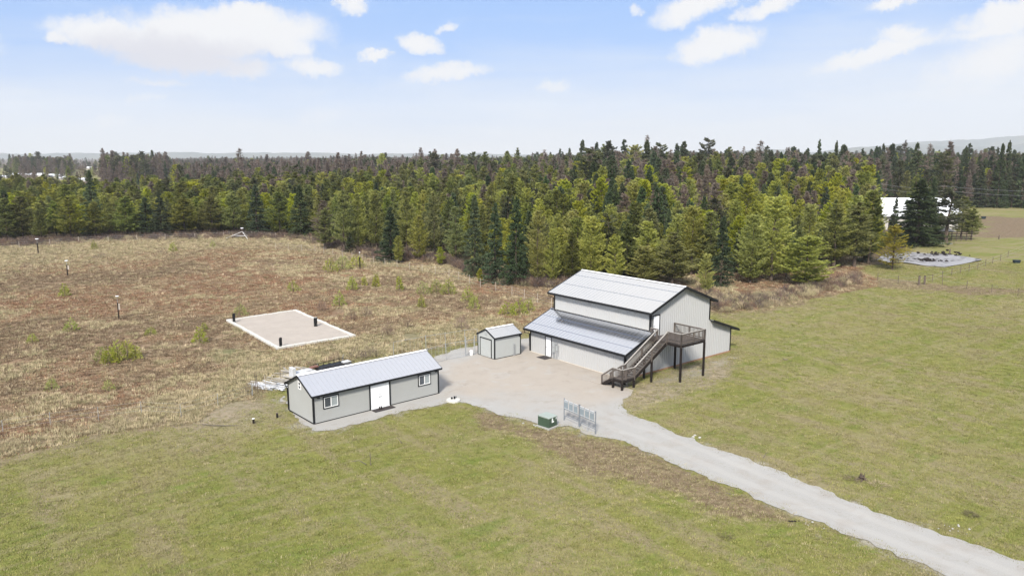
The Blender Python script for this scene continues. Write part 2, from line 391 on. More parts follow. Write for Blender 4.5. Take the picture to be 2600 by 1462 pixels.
# distant rises on the right, a low one on the left
far = np.zeros_like(GX)
nv = GX.size
verts = np.stack([GX.ravel(), GY.ravel(), (relief + far).ravel()], 1)
ny, nx = GX.shape
ii = (np.arange(ny - 1)[:, None] * nx + np.arange(nx - 1)[None, :]).ravel()
fl = np.stack([ii, ii + 1, ii + nx + 1, ii + nx], 1).ravel()

def ground_material():
    m, g, b = new_mat('ground')
    geo_ = g.n('ShaderNodeNewGeometry').outputs['Position']
    P = g.vscale(geo_, 1, 1, 0)
    def attr(n):
        a = g.n('ShaderNodeAttribute'); a.attribute_name = n; return a.outputs['Fac']
    big = g.noise(P, .045, 3, .5); mid = g.noise(P, .22, 4, .6); sml = g.noise(P, 1.3, 4, .65); fine = g.noise(P, 6.0, 3, .7); clump = g.noise(P, 2.6, 4, .7)
    rot = g.n('ShaderNodeVectorRotate', rotation_type='Z_AXIS'); g.nt.links.new(P, rot.inputs[0]); rot.inputs['Angle'].default_value = R(52)
    rot2 = g.n('ShaderNodeVectorRotate', rotation_type='Z_AXIS'); g.nt.links.new(P, rot2.inputs[0]); rot2.inputs['Angle'].default_value = R(-37)
    streak2 = g.noise(g.vscale(rot2.outputs[0], .05, .75, 1), 1.0, 4, .6)
    streak = g.noise(g.vscale(rot.outputs[0], .045, .42, 1), 1.0, 4, .6)      # mowing and wheel lines run beside the drive
    # lawn
    l = g.mix(g.lin(mid, .3, .7), LAWN_A, LAWN_B)
    l = g.mix(g.m('MULTIPLY', g.sstep(g.m('ADD', g.m('MULTIPLY', big, .5), g.m('MULTIPLY', streak, .5)), .44, .62), .75), l, LAWN_C)
    l = g.mix(g.m('MULTIPLY', g.sstep(sml, .52, .76), .55), l, LAWN_D)
    l = g.mix(g.m('MULTIPLY', g.sstep(g.m('ADD', g.m('MULTIPLY', streak, .6), g.m('MULTIPLY', mid, .4)), .50, .60), .6), l, (.20, .165, .105))
    l = g.mix(g.m('MULTIPLY', g.sstep(streak2, .50, .60), .6), l, (.215, .19, .10))
    l = g.mix(g.m('MULTIPLY', g.sstep(g.m('ADD', g.m('MULTIPLY', mid, .5), g.m('MULTIPLY', streak2, .5)), .46, .36), .6), l, (.105, .150, .024))
    l = g.mix(g.m('MULTIPLY', g.sstep(clump, .42, .30), .55), l, (.055, .062, .022))
    l = g.mix(g.m('MULTIPLY', g.sstep(fine, .58, .8), .4), l, (.21, .19, .105))
    # rough brown field
    h = g.mix(g.sstep(mid, .36, .62), HEATH_A, HEATH_B)
    h = g.mix(g.m('MULTIPLY', g.sstep(sml, .42, .68), .7), h, HEATH_C)
    h = g.mix(g.m('MULTIPLY', g.sstep(big, .48, .62), .5), h, (.20, .145, .095))
    h = g.mix(g.m('MULTIPLY', g.sstep(g.m('ADD', g.m('MULTIPLY', big, .5), g.m('MULTIPLY', mid, .5)), .54, .64), .7), h, (.31, .24, .16))
    h = g.mix(g.m('MULTIPLY', g.sstep(clump, .47, .33), .8), h, (.060, .040, .028))
    h = g.mix(g.m('MULTIPLY', g.sstep(fine, .57, .75), .5), h, (.26, .20, .135))
    tan = g.mix(g.sstep(sml, .35, .7), (.235, .185, .125), (.175, .14, .09))
    tan = g.mix(g.m('MULTIPLY', g.sstep(clump, .45, .32), .5), tan, (.09, .07, .045))
    dg = g.mix(g.sstep(mid, .38, .62), (.195, .172, .100), (.145, .14, .068))
    dg = g.mix(g.m('MULTIPLY', g.sstep(clump, .5, .34), .6), dg, (.085, .07, .04))
    dirt = g.mix(g.sstep(sml, .35, .65), (.29, .24, .175), (.17, .145, .085))
    dirt = g.mix(g.m('MULTIPLY', g.sstep(fine, .5, .7), .5), dirt, (.30, .28, .24))
    th = g.mix(g.sstep(sml, .35, .65), (.19, .14, .092), (.12, .088, .055))
    th = g.mix(g.m('MULTIPLY', g.sstep(fine, .5, .7), .5), th, (.25, .20, .13))
    fo = g.mix(g.sstep(sml, .35, .65), (.07, .052, .036), (.13, .10, .065))
    gr = g.mix(g.sstep(fine, .35, .65), (.35, .33, .29), (.22, .20, .16))
    jit = g.m('ADD', g.m('MULTIPLY', g.m('SUBTRACT', sml, .5), .9), g.m('MULTIPLY', g.m('SUBTRACT', fine, .5), .9))
    jit2 = g.m('ADD', jit, g.m('MULTIPLY', g.m('SUBTRACT', mid, .5), .8))
    c = l
    for nm, colr, j, lo, hi in (('heath', h, jit, .35, .65), ('tan', tan, jit2, .3, .7), ('dryg', dg, jit2, .3, .7), ('thatch', th, jit2, .35, .75), ('dirt', dirt, jit2, .3, .75), ('forest', fo, jit, .35, .65), ('gravel', gr, jit, .35, .75)):
        c = g.mix(g.sstep(g.m('ADD', attr(nm), j), lo, hi), c, colr)
    g.nt.links.new(c, b.inputs['Base Color'])
    b.inputs['Roughness'].default_value = .95; b.inputs['Specular IOR Level'].default_value = .15
    bp = g.n('ShaderNodeBump'); bp.inputs['Strength'].default_value = .9; bp.inputs['Distance'].default_value = .12
    g.nt.links.new(g.m('ADD', g.m('MULTIPLY', clump, .8), g.m('MULTIPLY', fine, .5)), bp.inputs['Height']); g.nt.links.new(bp.outputs[0], b.inputs['Normal'])
    return m
LAWN_A, LAWN_B, LAWN_C, LAWN_D = (.140, .156, .036), (.185, .176, .056), (.245, .205, .115), (.095, .130, .024)
HEATH_A, HEATH_B, HEATH_C = (.185, .118, .074), (.170, .122, .074), (.25, .185, .118)
gm = ground_material()
me = mesh_np('ground', verts, fl, np.full(len(ii), 4), gm)
for k, v in ZN.items():
    a = me.attributes.new(k, 'FLOAT', 'POINT'); a.data.foreach_set('value', v.ravel().astype(np.float32))
me.polygons.foreach_set('use_smooth', [True] * len(me.polygons))
tag_ground = bpy.data.objects.new('ground', me); COL.objects.link(tag_ground); tag(tag_ground, kind='structure')
del GX, GY

# gravel yard and drive: one thin sheet with a ragged outline
def resample(P, step):
    out = []
    n = len(P)
    for i in range(n):
        a, b = np.array(P[i]), np.array(P[(i + 1) % n]); L = np.hypot(*(b - a)); k = max(1, int(L / step))
        for j in range(k): out.append(a + (b - a) * j / k)
    return np.array(out)
def smooth_closed(P, it):
    for _ in range(it): P = (np.roll(P, 1, 0) + 2 * P + np.roll(P, -1, 0)) / 4
    return P
def sheet(name, P, z, mat, rag=.25, step=.18, sm_=6, seed=0):
    Q = smooth_closed(resample(P, step), sm_)
    d = np.roll(Q, -1, 0) - np.roll(Q, 1, 0); nrm = np.stack([d[:, 1], -d[:, 0]], 1) / (np.hypot(d[:, 0], d[:, 1])[:, None] + 1e-9)
    off = (vnoise(Q[:, 0], Q[:, 1], 1.6, 31 + seed) - .5) * 2 * rag + (vnoise(Q[:, 0], Q[:, 1], .45, 32 + seed) - .5) * 1.2 * rag
    Q = Q + nrm * off[:, None]
    bm = bmesh.new(); vs = [bm.verts.new((x, y, z)) for x, y in Q]
    es = [bm.edges.new((vs[i], vs[(i + 1) % len(vs)])) for i in range(len(vs))]
    bmesh.ops.triangle_fill(bm, use_beauty=False, edges=es)
    for f in bm.faces:
        if f.normal.z < 0: f.normal_flip()
    me = bpy.data.meshes.new(name); bm.to_mesh(me); bm.free(); me.materials.append(mat)
    o = bpy.data.objects.new(name, me); COL.objects.link(o); return o
def gravel_material(name, pink, greyc, cx, cy, rad):
    m, g, b = new_mat(name)
    P = g.n('ShaderNodeNewGeometry').outputs['Position']
    P = g.vscale(P, 1, 1, 0)
    sp = g.n('ShaderNodeSeparateXYZ'); g.nt.links.new(P, sp.inputs[0])
    dist = g.m('SQRT', g.m('ADD', g.m('POWER', g.m('SUBTRACT', sp.outputs[0], cx), 2.0), g.m('POWER', g.m('SUBTRACT', sp.outputs[1], cy), 2.0)))
    big = g.noise(P, .12, 4, .6); mid = g.noise(P, .6, 4, .6); fine = g.noise(P, 14, 3, .7); sp2 = g.noise(P, 4, 4, .7)
    f = g.sstep(g.m('ADD', dist, g.m('MULTIPLY', g.m('SUBTRACT', big, .5), rad * 1.4)), rad * .7, rad * 1.25)
    c = g.mix(f, pink, greyc)
    c = g.mix(g.m('MULTIPLY', g.sstep(mid, .45, .7), .45), c, tuple(x * .80 for x in pink))
    c = g.mix(g.m('MULTIPLY', g.sstep(g.noise(P, .3, 5, .65, .6), .54, .66), .4), c, tuple(x * 1.14 for x in greyc))
    c = g.mix(g.m('MULTIPLY', g.sstep(g.noise(P, .45, 5, .7, 1.0), .60, .72), .45), c, (.215, .185, .15))
    c = g.mix(g.m('MULTIPLY', g.sstep(fine, .52, .75), .35), c, (.46, .45, .44))
    c = g.mix(g.m('MULTIPLY', g.sstep(fine, .45, .25), .35), c, (.20, .19, .18))
    c = g.mix(g.m('MULTIPLY', g.sstep(sp2, .63, .78), .5), c, (.23, .20, .17))
    # wheel tracks worn along the drive, a faint weedy strip between them
    (ax, ay), (bx, by) = gp(1560, 1075), gp(2480, 1437); L = math.hypot(bx - ax, by - ay); nx_, ny_ = -(by - ay) / L, (bx - ax) / L
    v = g.m('ADD', g.m('ADD', g.m('MULTIPLY', sp.outputs[0], nx_), g.m('MULTIPLY', sp.outputs[1], ny_)), -(ax * nx_ + ay * ny_) )
    v = g.m('ABSOLUTE', g.m('ADD', v, g.m('MULTIPLY', g.m('SUBTRACT', big, .5), 1.6)))
    tr_ = g.sstep(g.m('ABSOLUTE', g.m('SUBTRACT', v, .85)), .45, .15)
    ondr = g.sstep(sp.outputs[1], ay + 6, ay - 4)
    c = g.mix(g.m('MULTIPLY', g.m('MULTIPLY', tr_, ondr), .18), c, (.42, .405, .38))
    c = g.mix(g.m('MULTIPLY', g.m('MULTIPLY', g.sstep(v, .5, .1), g.m('MULTIPLY', ondr, g.sstep(sp2, .5, .65))), .2), c, (.20, .20, .13))
    g.nt.links.new(c, b.inputs['Base Color']); b.inputs['Roughness'].default_value = .93; b.inputs['Specular IOR Level'].default_value = .2
    bp = g.n('ShaderNodeBump'); bp.inputs['Strength'].default_value = .5; bp.inputs['Distance'].default_value = .03
    g.nt.links.new(fine, bp.inputs['Height']); g.nt.links.new(bp.outputs[0], b.inputs['Normal'])
    return m
M['gravel'] = gravel_material('gravel', (.335, .298, .258), (.315, .308, .295), 3.5, 72.0, 10.5)
tag(sheet('gravel_drive', YARD, .035, M['gravel'], .34), kind='structure')
strip = np.array([gp(*p) for p in [(1615, 985), (1640, 968), (1700, 950), (1740, 935), (1800, 922), (1850, 905), (1893, 893), (1885, 902), (1840, 922), (1795, 938), (1770, 950), (1715, 958), (1680, 975), (1640, 987)]])
# hills on the horizon
def hills():
    m, g, b = new_mat('hills')
    P = g.n('ShaderNodeNewGeometry').outputs['Position']
    c = g.mix(g.sstep(g.noise(P, .004, 5, .6), .4, .6), (.035, .05, .035), (.07, .075, .045))
    g.nt.links.new(c, b.inputs['Base Color']); b.inputs['Roughness'].default_value = 1
    prof = [(6000, [(1700, 0), (1900, 6), (2080, 12), (2200, 10), (2350, 14), (2500, 10), (2700, 18), (3100, 40)]),
            (7600, [(1600, 0), (1820, 10), (1930, 20), (2050, 9), (2180, 26), (2320, 32), (2450, 24), (2600, 34), (2800, 45), (3300, 80)]),
            (9200, [(1700, 0), (2150, 18), (2300, 36), (2450, 42), (2550, 50), (2700, 62), (3400, 110)]),
            (8400, [(-900, 20), (-200, 14), (100, 9), (400, 12), (700, 10), (1000, 9), (1250, 8), (1420, 7), (1600, 4)])]
    for Y, pr in prof:
        px = np.linspace(pr[0][0], pr[-1][0], 160)
        hp = np.interp(px, [p[0] for p in pr], [p[1] for p in pr]) + (vnoise(px, px * 0 + Y, 55, 3) - .5) * 5 + (vnoise(px, px * 0 + Y, 14, 4) - .5) * 2
        X = (px - 1300) / F_PX * Y; Z = np.maximum(CAM_H + hp / F_PX * Y, 1)
        rows = [(-500, 0), (-300, .45), (-130, .8), (0, 1), (200, .7), (500, 0)]
        V = np.concatenate([np.stack([X, Y + dy + (vnoise(px, px * 0 + dy, 40, 8) - .5) * 160, Z * s + (vnoise(px, px * 0 + dy, 22, 9) - .5) * 14 * (s > 0) * (s < 1) - 2], 1) for dy, s in rows])
        n = len(px); idx = (np.arange(len(rows) - 1)[:, None] * n + np.arange(n - 1)[None]).ravel()
        f = np.stack([idx, idx + 1, idx + n + 1, idx + n], 1).ravel()
        me = mesh_np('hills', V, f, np.full(len(idx), 4), m); me.polygons.foreach_set('use_smooth', [True] * len(me.polygons))
        o = bpy.data.objects.new('hills', me); COL.objects.link(o); tag(o, kind='structure')
hills()
# ------------------------------------------------------------------ trees
def foliage_mat(name, dark, mid, light, hue=.03, val=.28, scale=.9):
    m, g, b = new_mat(name)
    oi = g.n('ShaderNodeObjectInfo')
    tc = g.n('ShaderNodeTexCoord').outputs['Object']
    n = g.noise(tc, scale, 3, .6); n2 = g.noise(tc, scale * 6, 2, .6)
    f = g.m('ADD', g.m('MULTIPLY', n, .55), g.m('MULTIPLY', n2, .45))
    c = g.mix(g.sstep(f, .36, .52), dark, mid); c = g.mix(g.sstep(f, .50, .66), c, light)
    hs = g.n('ShaderNodeHueSaturation')
    g.nt.links.new(g.lin(oi.outputs['Random'], 0, 1, .5 - hue, .5 + hue), hs.inputs['Hue'])
    r2 = g.m('FRACT', g.m('MULTIPLY', oi.outputs['Random'], 7.31))
    g.nt.links.new(g.lin(r2, 0, 1, 1 - val, 1 + val), hs.inputs['Value'])
    r3 = g.m('FRACT', g.m('MULTIPLY', oi.outputs['Random'], 13.7))
    g.nt.links.new(g.lin(r3, 0, 1, .8, 1.1), hs.inputs['Saturation'])
    g.nt.links.new(c, hs.inputs['Color']); g.nt.links.new(hs.outputs[0], b.inputs['Base Color'])
    b.inputs['Roughness'].default_value = .75; b.inputs['Specular IOR Level'].default_value = .25
    tr = g.n('ShaderNodeBsdfTranslucent'); g.nt.links.new(hs.outputs[0], tr.inputs[0])
    mx = g.n('ShaderNodeMixShader'); mx.inputs[0].default_value = .5; g.nt.links.new(b.outputs[0], mx.inputs[1]); g.nt.links.new(tr.outputs[0], mx.inputs[2])
    out = [n for n in m.node_tree.nodes if n.type == 'OUTPUT_MATERIAL'][0]; g.nt.links.new(mx.outputs[0], out.inputs[0])
    return m
LEAF = {
    'spruce': foliage_mat('spruce_needles', (.050, .075, .038), (.098, .135, .062), (.165, .205, .09)),
    'pine': foliage_mat('pine_needles', (.110, .130, .040), (.225, .245, .066), (.35, .355, .108), .022),
    'bright': foliage_mat('bright_pine_needles', (.20, .22, .040), (.40, .415, .066), (.57, .55, .105), .012, .18),
    'grey': foliage_mat('dead_twigs', (.15, .112, .090), (.245, .19, .155), (.34, .28, .235), .012, .25),
    'tall': foliage_mat('tall_pine_needles', (.070, .080, .042), (.125, .135, .066), (.20, .20, .10), .02, .25),
    'yellow': foliage_mat('yellow_larch_needles', (.18, .16, .03), (.42, .32, .05), (.60, .44, .08), .02, .2),
}
def crown_mesh(kind, seed):
    """verts, faces of a crown 10 m tall (origin at the foot): whorls of boughs carrying many small sprays"""
    r = np.random.default_rng(seed)
    H = 10.0
    P = dict(spruce=dict(z0=.3, Rm=1.95, p=.95, nb=190, ns=46, sl=.34, sw=.125, droop=-.30, curl=.22, lat=.55, rr=(.72, 1.12)),
             pine=dict(z0=1.5, Rm=2.15, p=.66, nb=150, ns=50, sl=.32, sw=.105, droop=.10, curl=.34, lat=.8, rr=(.55, 1.15)),
             bright=dict(z0=.7, Rm=2.35, p=.46, nb=190, ns=56, sl=.31, sw=.10, droop=.10, curl=.42, lat=.8, rr=(.6, 1.12)),
             grey=dict(z0=1.6, Rm=1.8, p=.8, nb=160, ns=30, sl=.46, sw=.055, droop=.05, curl=.25, lat=.75, rr=(.5, 1.15)),
             tall=dict(z0=3.4, Rm=1.8, p=.40, nb=90, ns=60, sl=.30, sw=.13, droop=.05, curl=.3, lat=.85, rr=(.45, 1.15)),
             yellow=dict(z0=.9, Rm=2.6, p=.6, nb=140, ns=44, sl=.34, sw=.11, droop=.05, curl=.38, lat=.8, rr=(.55, 1.15)),
             snag=dict(z0=3.2, Rm=1.1, p=.8, nb=80, ns=10, sl=.5, sw=.06, droop=-.1, curl=.1, lat=.5, rr=(.4, 1.2)))[kind]
    nb, ns = P['nb'], P['ns']
    t = np.sort(r.random(nb)) ** (1.05)
    if kind in ('spruce',): t = np.round(t * 26) / 26 + r.normal(0, .014, nb)
    t = np.clip(t, 0, .995)
    z = P['z0'] + (H - P['z0']) * t
    prof = (1 - t) ** P['p']
    if kind in ('pine', 'tall', 'bright', 'yellow'): prof = prof * np.clip((.55 if kind != 'bright' else .50) + (2.4 if kind != 'bright' else 1.7) * t, 0, 1)
    lump = .82 + .36 * r.random(12)
    az = r.random(nb) * 2 * np.pi
    lumpf = lump[((az / (2 * np.pi) * 6).astype(int) + (t * 5).astype(int) * 3) % 12]
    L = P['Rm'] * prof * r.uniform(*P['rr'], nb) * lumpf + .18
    s = r.random((nb, ns)) ** .62                                  # position along the bough, more towards the tip
    s = .08 + .92 * s
    rad = L[:, None] * s
    lat = (r.random((nb, ns)) - .5) * 2 * P['lat'] * L[:, None] * (1.08 - s) * .62
    dz = P['droop'] * rad + P['curl'] * L[:, None] * s ** 2 + r.normal(0, .07, (nb, ns))
    ca, sa = np.cos(az)[:, None], np.sin(az)[:, None]
    x = ca * rad - sa * lat; y = sa * rad + ca * lat; zz = z[:, None] + dz
    c = np.stack([x, y, zz], -1).reshape(-1, 3)
    n = len(c)
    yaw = np.repeat(az, ns) + np.sign(lat.ravel()) * r.uniform(.1, .95, n)
    pit = r.normal(P['droop'] * .6 + .18, .32, n)
    size = r.uniform(.65, 1.3, n) * (1 if kind != 'spruce' else .95)
    d = np.stack([np.cos(yaw) * np.cos(pit), np.sin(yaw) * np.cos(pit), np.sin(pit)], 1)
    u = np.cross(d, np.array([0, 0, 1.0])); u /= np.linalg.norm(u, axis=1)[:, None] + 1e-9
    roll = r.normal(0, .75, n)[:, None]; w = np.cross(u, d)
    u = u * np.cos(roll) + w * np.sin(roll)
    l = P['sl'] * size[:, None]; wd = P['sw'] * size[:, None]
    a = c - d * l * .5; b_ = c + u * wd * .5 - d * l * .08; e = c + d * l * .5; f = c - u * wd * .5 - d * l * .02
    V = np.stack([a, b_, e, f], 1).reshape(-1, 3)
    if kind in ('bright', 'pine', 'yellow'):   # upright candle at the very top
        pass
    F = np.arange(len(V)); sizes = np.full(n, 4)
    # the leader
    k = 14; tz = np.linspace(H - .9, H + .15, k); ang = r.random(k) * 6.28
    a = np.stack([0 * tz, 0 * tz, tz], 1); tip = a + np.stack([np.cos(ang) * .22, np.sin(ang) * .22, .22 + 0 * tz], 1) * (1.2 - (tz - H + .9)[:, None] * .7)
    sd_ = np.stack([-np.sin(ang), np.cos(ang), 0 * ang], 1) * (.05 if kind not in ('grey', 'snag') else .02)
    V2 = np.stack([a - sd_, a + sd_, tip], 1).reshape(-1, 3)
    F2 = np.arange(len(V2)) + len(V)
    return np.concatenate([V, V2]), np.concatenate([F, F2]), np.concatenate([sizes, np.full(k, 3)])
def trunk_mesh(kind, seed):
    """tapered trunk with limbs"""
    r = np.random.default_rng(seed + 99)
    mb = MB()
    base = dict(spruce=.17, pine=.13, bright=.13, grey=.11, tall=.17, yellow=.14, snag=.12)[kind]
    pts = [(r.normal(0, .02) * z, r.normal(0, .02) * z * .6, z) for z in (-.3, 0, 1.2, 3, 5, 7.5, 9.7)]
    rad = [base * 1.5, base * 1.25, base, base * .85, base * .62, base * .35, .02]
    mb.tube(pts, rad, 7)
    nl = dict(spruce=10, pine=16, bright=12, grey=26, tall=16, yellow=14, snag=22)[kind]
    for i in range(nl):
        z = r.uniform(1.4 if kind != 'spruce' else .8, 9.0); a = r.random() * 6.28
        L = r.uniform(.5, 1.0) * (1.6 * (1 - z / 11) + .15) * (1.2 if kind in ('bright', 'yellow') else 1)
        up = r.uniform(-.15, .35)
        mb.tube([(0, 0, z), (math.cos(a) * L * .55, math.sin(a) * L * .55, z + up * L * .4), (math.cos(a) * L, math.sin(a) * L, z + up * L)], [.035, .022, .006], 4, False)
    return mb
PROTO = {}
NVAR = dict(spruce=4, pine=5, bright=4, grey=4, tall=2, yellow=1, snag=2)
KINDS = list(NVAR)
proto_col = bpy.data.collections.new('far_tree_shapes')     # not linked to the scene: shapes used by the far wood
pindex = {}
for kd in KINDS:
    for v in range(NVAR[kd]):
        V, F, S = crown_mesh(kd, 100 * KINDS.index(kd) + v)
        lm = LEAF['grey'] if kd == 'snag' else LEAF[kd]
        bk = M['bark_pale'] if kd == 'grey' else M['bark']
        cme = mesh_np('crown', V, F, S, lm)
        tm = trunk_mesh(kd, 10 * KINDS.index(kd) + v)
        tme = bpy.data.meshes.new('trunk'); tme.from_pydata(tm.v, [], tm.f); tme.materials.append(bk)
        PROTO[(kd, v)] = (cme, tme)
        # joined version for the wood
        tv = np.array([tuple(p) for p in tm.v]); tf = np.concatenate([np.array(f) for f in tm.f]) + len(V); ts = np.array([len(f) for f in tm.f])
        jm = mesh_np('wood_tree', np.concatenate([V, tv]), np.concatenate([F, tf]), np.concatenate([S, ts]), [lm, bk], np.concatenate([np.zeros(len(S)), np.ones(len(ts))]))
        o = bpy.data.objects.new('wood_tree_%02d' % len(pindex), jm); pindex[(kd, v)] = len(pindex)
        proto_col.objects.link(o)
WID = dict(spruce=3.1, pine=3.1, bright=3.9, grey=2.8, tall=3.2, yellow=4.8, snag=1.6)       # rough crown width of the 10 m shapes

TREES = []      # x, y, h, wscale, kind, var, hand label or None
def T(px, py, top, kind, wpx=None, label=None, var=None, name=None):
    x, y = gp(px, py); h = ztop(x, y, top); h = max(h, .5)
    if wpx: w = wpx / F_PX * math.hypot(y, CAM_H) / WID[kind] / (h / 10)
    else: w = RNG.uniform(.9, 1.3)
    TREES.append([x, y, h, w, kind, RNG.integers(NVAR[kind]) if var is None else var, label])
# trees one can tell apart, front row from left to right
T(20, 612, 505, 'pine', 60, 'olive pine standing at the left border of the photo, front row of the wood')
T(60, 610, 500, 'pine', 66, 'tall olive pine directly left of the pale layered young pine')
T(106, 612, 519, 'pine', 40, 'pale slim young pine with clearly layered boughs, behind the white-topped stake far left')
T(182, 611, 501, 'pine', 66, 'full olive pine between the pale layered pine and the small cone-shaped one')
T(240, 602, 432, 'spruce', 52, 'tall dark spruce rising well above the left part of the wood')
T(246, 607, 513, 'pine', 54, 'small cone-shaped olive pine in front of the tall dark spruce')
T(325, 602, 500, 'pine', 66, 'broad olive pine just right of the small cone-shaped pine')
T(375, 600, 502, 'spruce', 56, 'dusky spruce in the front row between two broad pines, left half of the bare field')
T(412, 600, 490, 'spruce', 52, 'blue-green spruce with pale bough tips in the front row of the left wood')
T(470, 598, 505, 'pine', 70, 'dark olive pine in the front row left of the white tripod')
T(540, 597, 497, 'pine', 62, 'olive pine in the front row a little left of the white tripod')
T(596, 597, 488, 'pine', 56, 'olive pine right behind the white tripod stand')
T(655, 598, 470, 'spruce', 56, 'dark green spruce just right of the white tripod stand')
T(712, 600, 490, 'pine', 62, 'rounded green pine in the notch right of the tripod')
T(765, 603, 470, 'spruce', 60, 'green spruce at the back of the grass bay')
T(825, 631, 511, 'grey', 62, 'olive-grey half bare pine standing forward of the wood edge beside the grass bay')
T(828, 633, 530, 'pine', 50, 'thin olive pine sharing its foot with the half bare pine by the grass bay')
T(875, 641, 485, 'pine', 52, 'green pine with bare lower stem right of the half bare one')
T(890, 642, 592, 'spruce', 30, 'low dark young spruce under the pines beside the grass bay')
T(912, 636, 494, 'bright', 52, 'light green pine with feathery boughs right of the grass bay')
T(957, 645, 484, 'pine', 48, 'olive pine with a straight dark stem, left of the bushy spruce pair')
T(994, 664, 527, 'spruce', 62, 'wide bushy spruce with grey-green boughs down to the ground')
T(1012, 668, 600, 'bright', 30, 'fresh green young spruce at the foot of the bushy grey-green one')
T(1034, 642, 479, 'pine', 56, 'tall yellow-tinged pine behind the bushy spruce')
T(1065, 661, 548, 'bright', 50, 'bright green cone-shaped young tree in the gap left of the dark spruce group')
T(1103, 654, 491, 'pine', 46, 'slender olive pine right of the bright cone-shaped tree')
T(1118, 672, 627, 'bright', 24, 'knee-high yellow-green young pine at the wood edge')
T(1158, 668, 527, 'pine', 54, 'thin-crowned olive pine left of the dark spruce group')
T(1206, 700, 497, 'spruce', 56, 'narrow very dark spruce at the corner of the wood, leftmost of the dark group')
T(1219, 716, 682, 'bright', 17, 'tiny green sapling at the foot of the dark spruce group')
T(1258, 716, 517, 'spruce', 58, 'dark spruce with boughs to the ground, second of the dark group')
T(1311, 721, 501, 'spruce', 62, 'dark green spruce with bare stems below, right end of the dark group')
T(1365, 721, 538, 'bright', 62, 'light green pine left above the tall barn with pale bare stem')
T(1403, 724, 584, 'bright', 50, 'smaller light green pine touching the left end of the upper barn roof')
T(1452, 722, 590, 'pine', 50, 'green pine peeping over the left end of the upper barn roof')
T(1500, 724, 552, 'bright', 84, 'broad bright pine directly behind the left half of the upper barn roof')
T(1560, 726, 600, 'bright', 56, 'yellow-green young pine behind the middle of the upper barn roof')
T(1590, 718, 560, 'pine', 66, 'green pine standing behind the middle of the upper barn roof')
T(1634, 728, 626, 'bright', 84, 'low yellow bushy pine behind the ridge of the barn')
T(1707, 726, 592, 'pine', 92, 'broad olive pine behind the right end of the barn ridge')
T(1755, 698, 525, 'bright', 80, 'tall yellow-green pine above the right end of the barn ridge')
T(1790, 744, 645, 'bright', 44, 'slim young pine with open boughs just above the barn\'s right gable eave')
T(1829, 726, 551, 'spruce', 54, 'narrow dark green spruce right of the slim young pine by the barn')
T(1800, 700, 540, 'pine', 78, 'wide pine behind the slim young pine by the barn')
T(1905, 718, 548, 'bright', 84, 'left half of the big bright pine pair beyond the barn')
T(1958, 712, 503, 'bright', 104, 'tallest bright yellow-green pine beyond the barn, wide crown')
T(2044, 724, 601, 'bright', 122, 'round bright green pine standing forward at the edge of the right pasture')
T(2116, 680, 520, 'pine', 88, 'olive pine behind the round bright one at the right pasture')
T(2169, 678, 514, 'pine', 88, 'dusky olive pine between the round bright one and the yellow larch')
T(2205, 668, 488, 'pine', 80, 'tall olive-brown pine just left of the yellow larch')
T(2265, 684, 571, 'yellow', 84, 'golden yellow larch beside the grey tarpaulin')
T(2268, 606, 502, 'spruce', 28, 'slim dark spruce in front of the bright white barn roof')
T(2338, 616, 470, 'spruce', 90, 'dusky spruce behind the big dark green one, closing the gap to the white roof')
T(2324, 624, 455, 'spruce', 110, 'big dark green spruce between the two visible pieces of white roof')
T(2300, 612, 512, 'spruce', 60, 'mid-sized dark spruce hiding the lower roof edge of the white farm building')
T(2357, 608, 452, 'spruce', 50, 'dark narrow spruce right behind the big one at the white roof')
T(2385, 606, 540, 'spruce', 40, 'low dark spruce at the foot of the pale-stemmed pine')
T(2402, 616, 480, 'tall', 84, 'tall pine with pale stem and ochre lower boughs beside the pasture pen')
T(2440, 606, 500, 'pine', 60, 'olive pine over the wooden pen in the right pasture')
T(2466, 609, 530, 'pine', 42, 'leaning small pine at the right end of the pasture tree group')
# tall ones against the sky
T(616, 520, 376, 'snag', 30, 'tall nearly bare spire standing above the left wood, breaking the skyline', 0)
T(300, 470, 395, 'tall', 34, 'dark rounded pine top at the left end of the dark skyline block')
T(344, 470, 394, 'tall', 34, 'dark rounded pine top second on the dark skyline block at left')
T(372, 472, 402, 'tall', 34, 'dark pine top right of the two rounded tops on the left skyline')
T(1104, 500, 389, 'tall', 54, 'dark bushy pine top breaking the skyline near the middle of the photo')
T(1497, 560, 378, 'tall', 92, 'big dark broad pine rising over the wood behind the barn')
T(1923, 520, 357, 'snag', 34, 'thin ragged fir with sparse flat boughs against the sky')
T(1923, 518, 380, 'spruce', 30, 'spruce directly under the ragged fir against the sky')
T(2070, 520, 355, 'spruce', 30, 'dark pointed spruce against the hills, left one of two')
T(2113, 520, 358, 'spruce', 28, 'dark pointed spruce against the hills, right one of two')
T(2316, 530, 364, 'spruce', 50, 'double-topped dark spruce against the hills, right of the pointed pair')
T(2388, 545, 385, 'tall', 56, 'brownish broad pine against the hills at right')
T(2440, 522, 372, 'spruce', 30, 'dark spruce spike between the brownish pine and the right border')
T(2530, 528, 366, 'spruce', 36, 'dark spruce on the skyline close to the right border, lower of two neighbours')
T(2546, 526, 358, 'spruce', 34, 'tallest dark spruce on the skyline close to the right border')
T(2592, 528, 368, 'spruce', 40, 'dark spruce cut by the right border of the photo')
T(206, 470, 422, 'snag', 18, 'pale bare tree between the low roofs of the far settlement')
n_hand = len(TREES)
hand = np.array([(t[0], t[1]) for t in TREES])

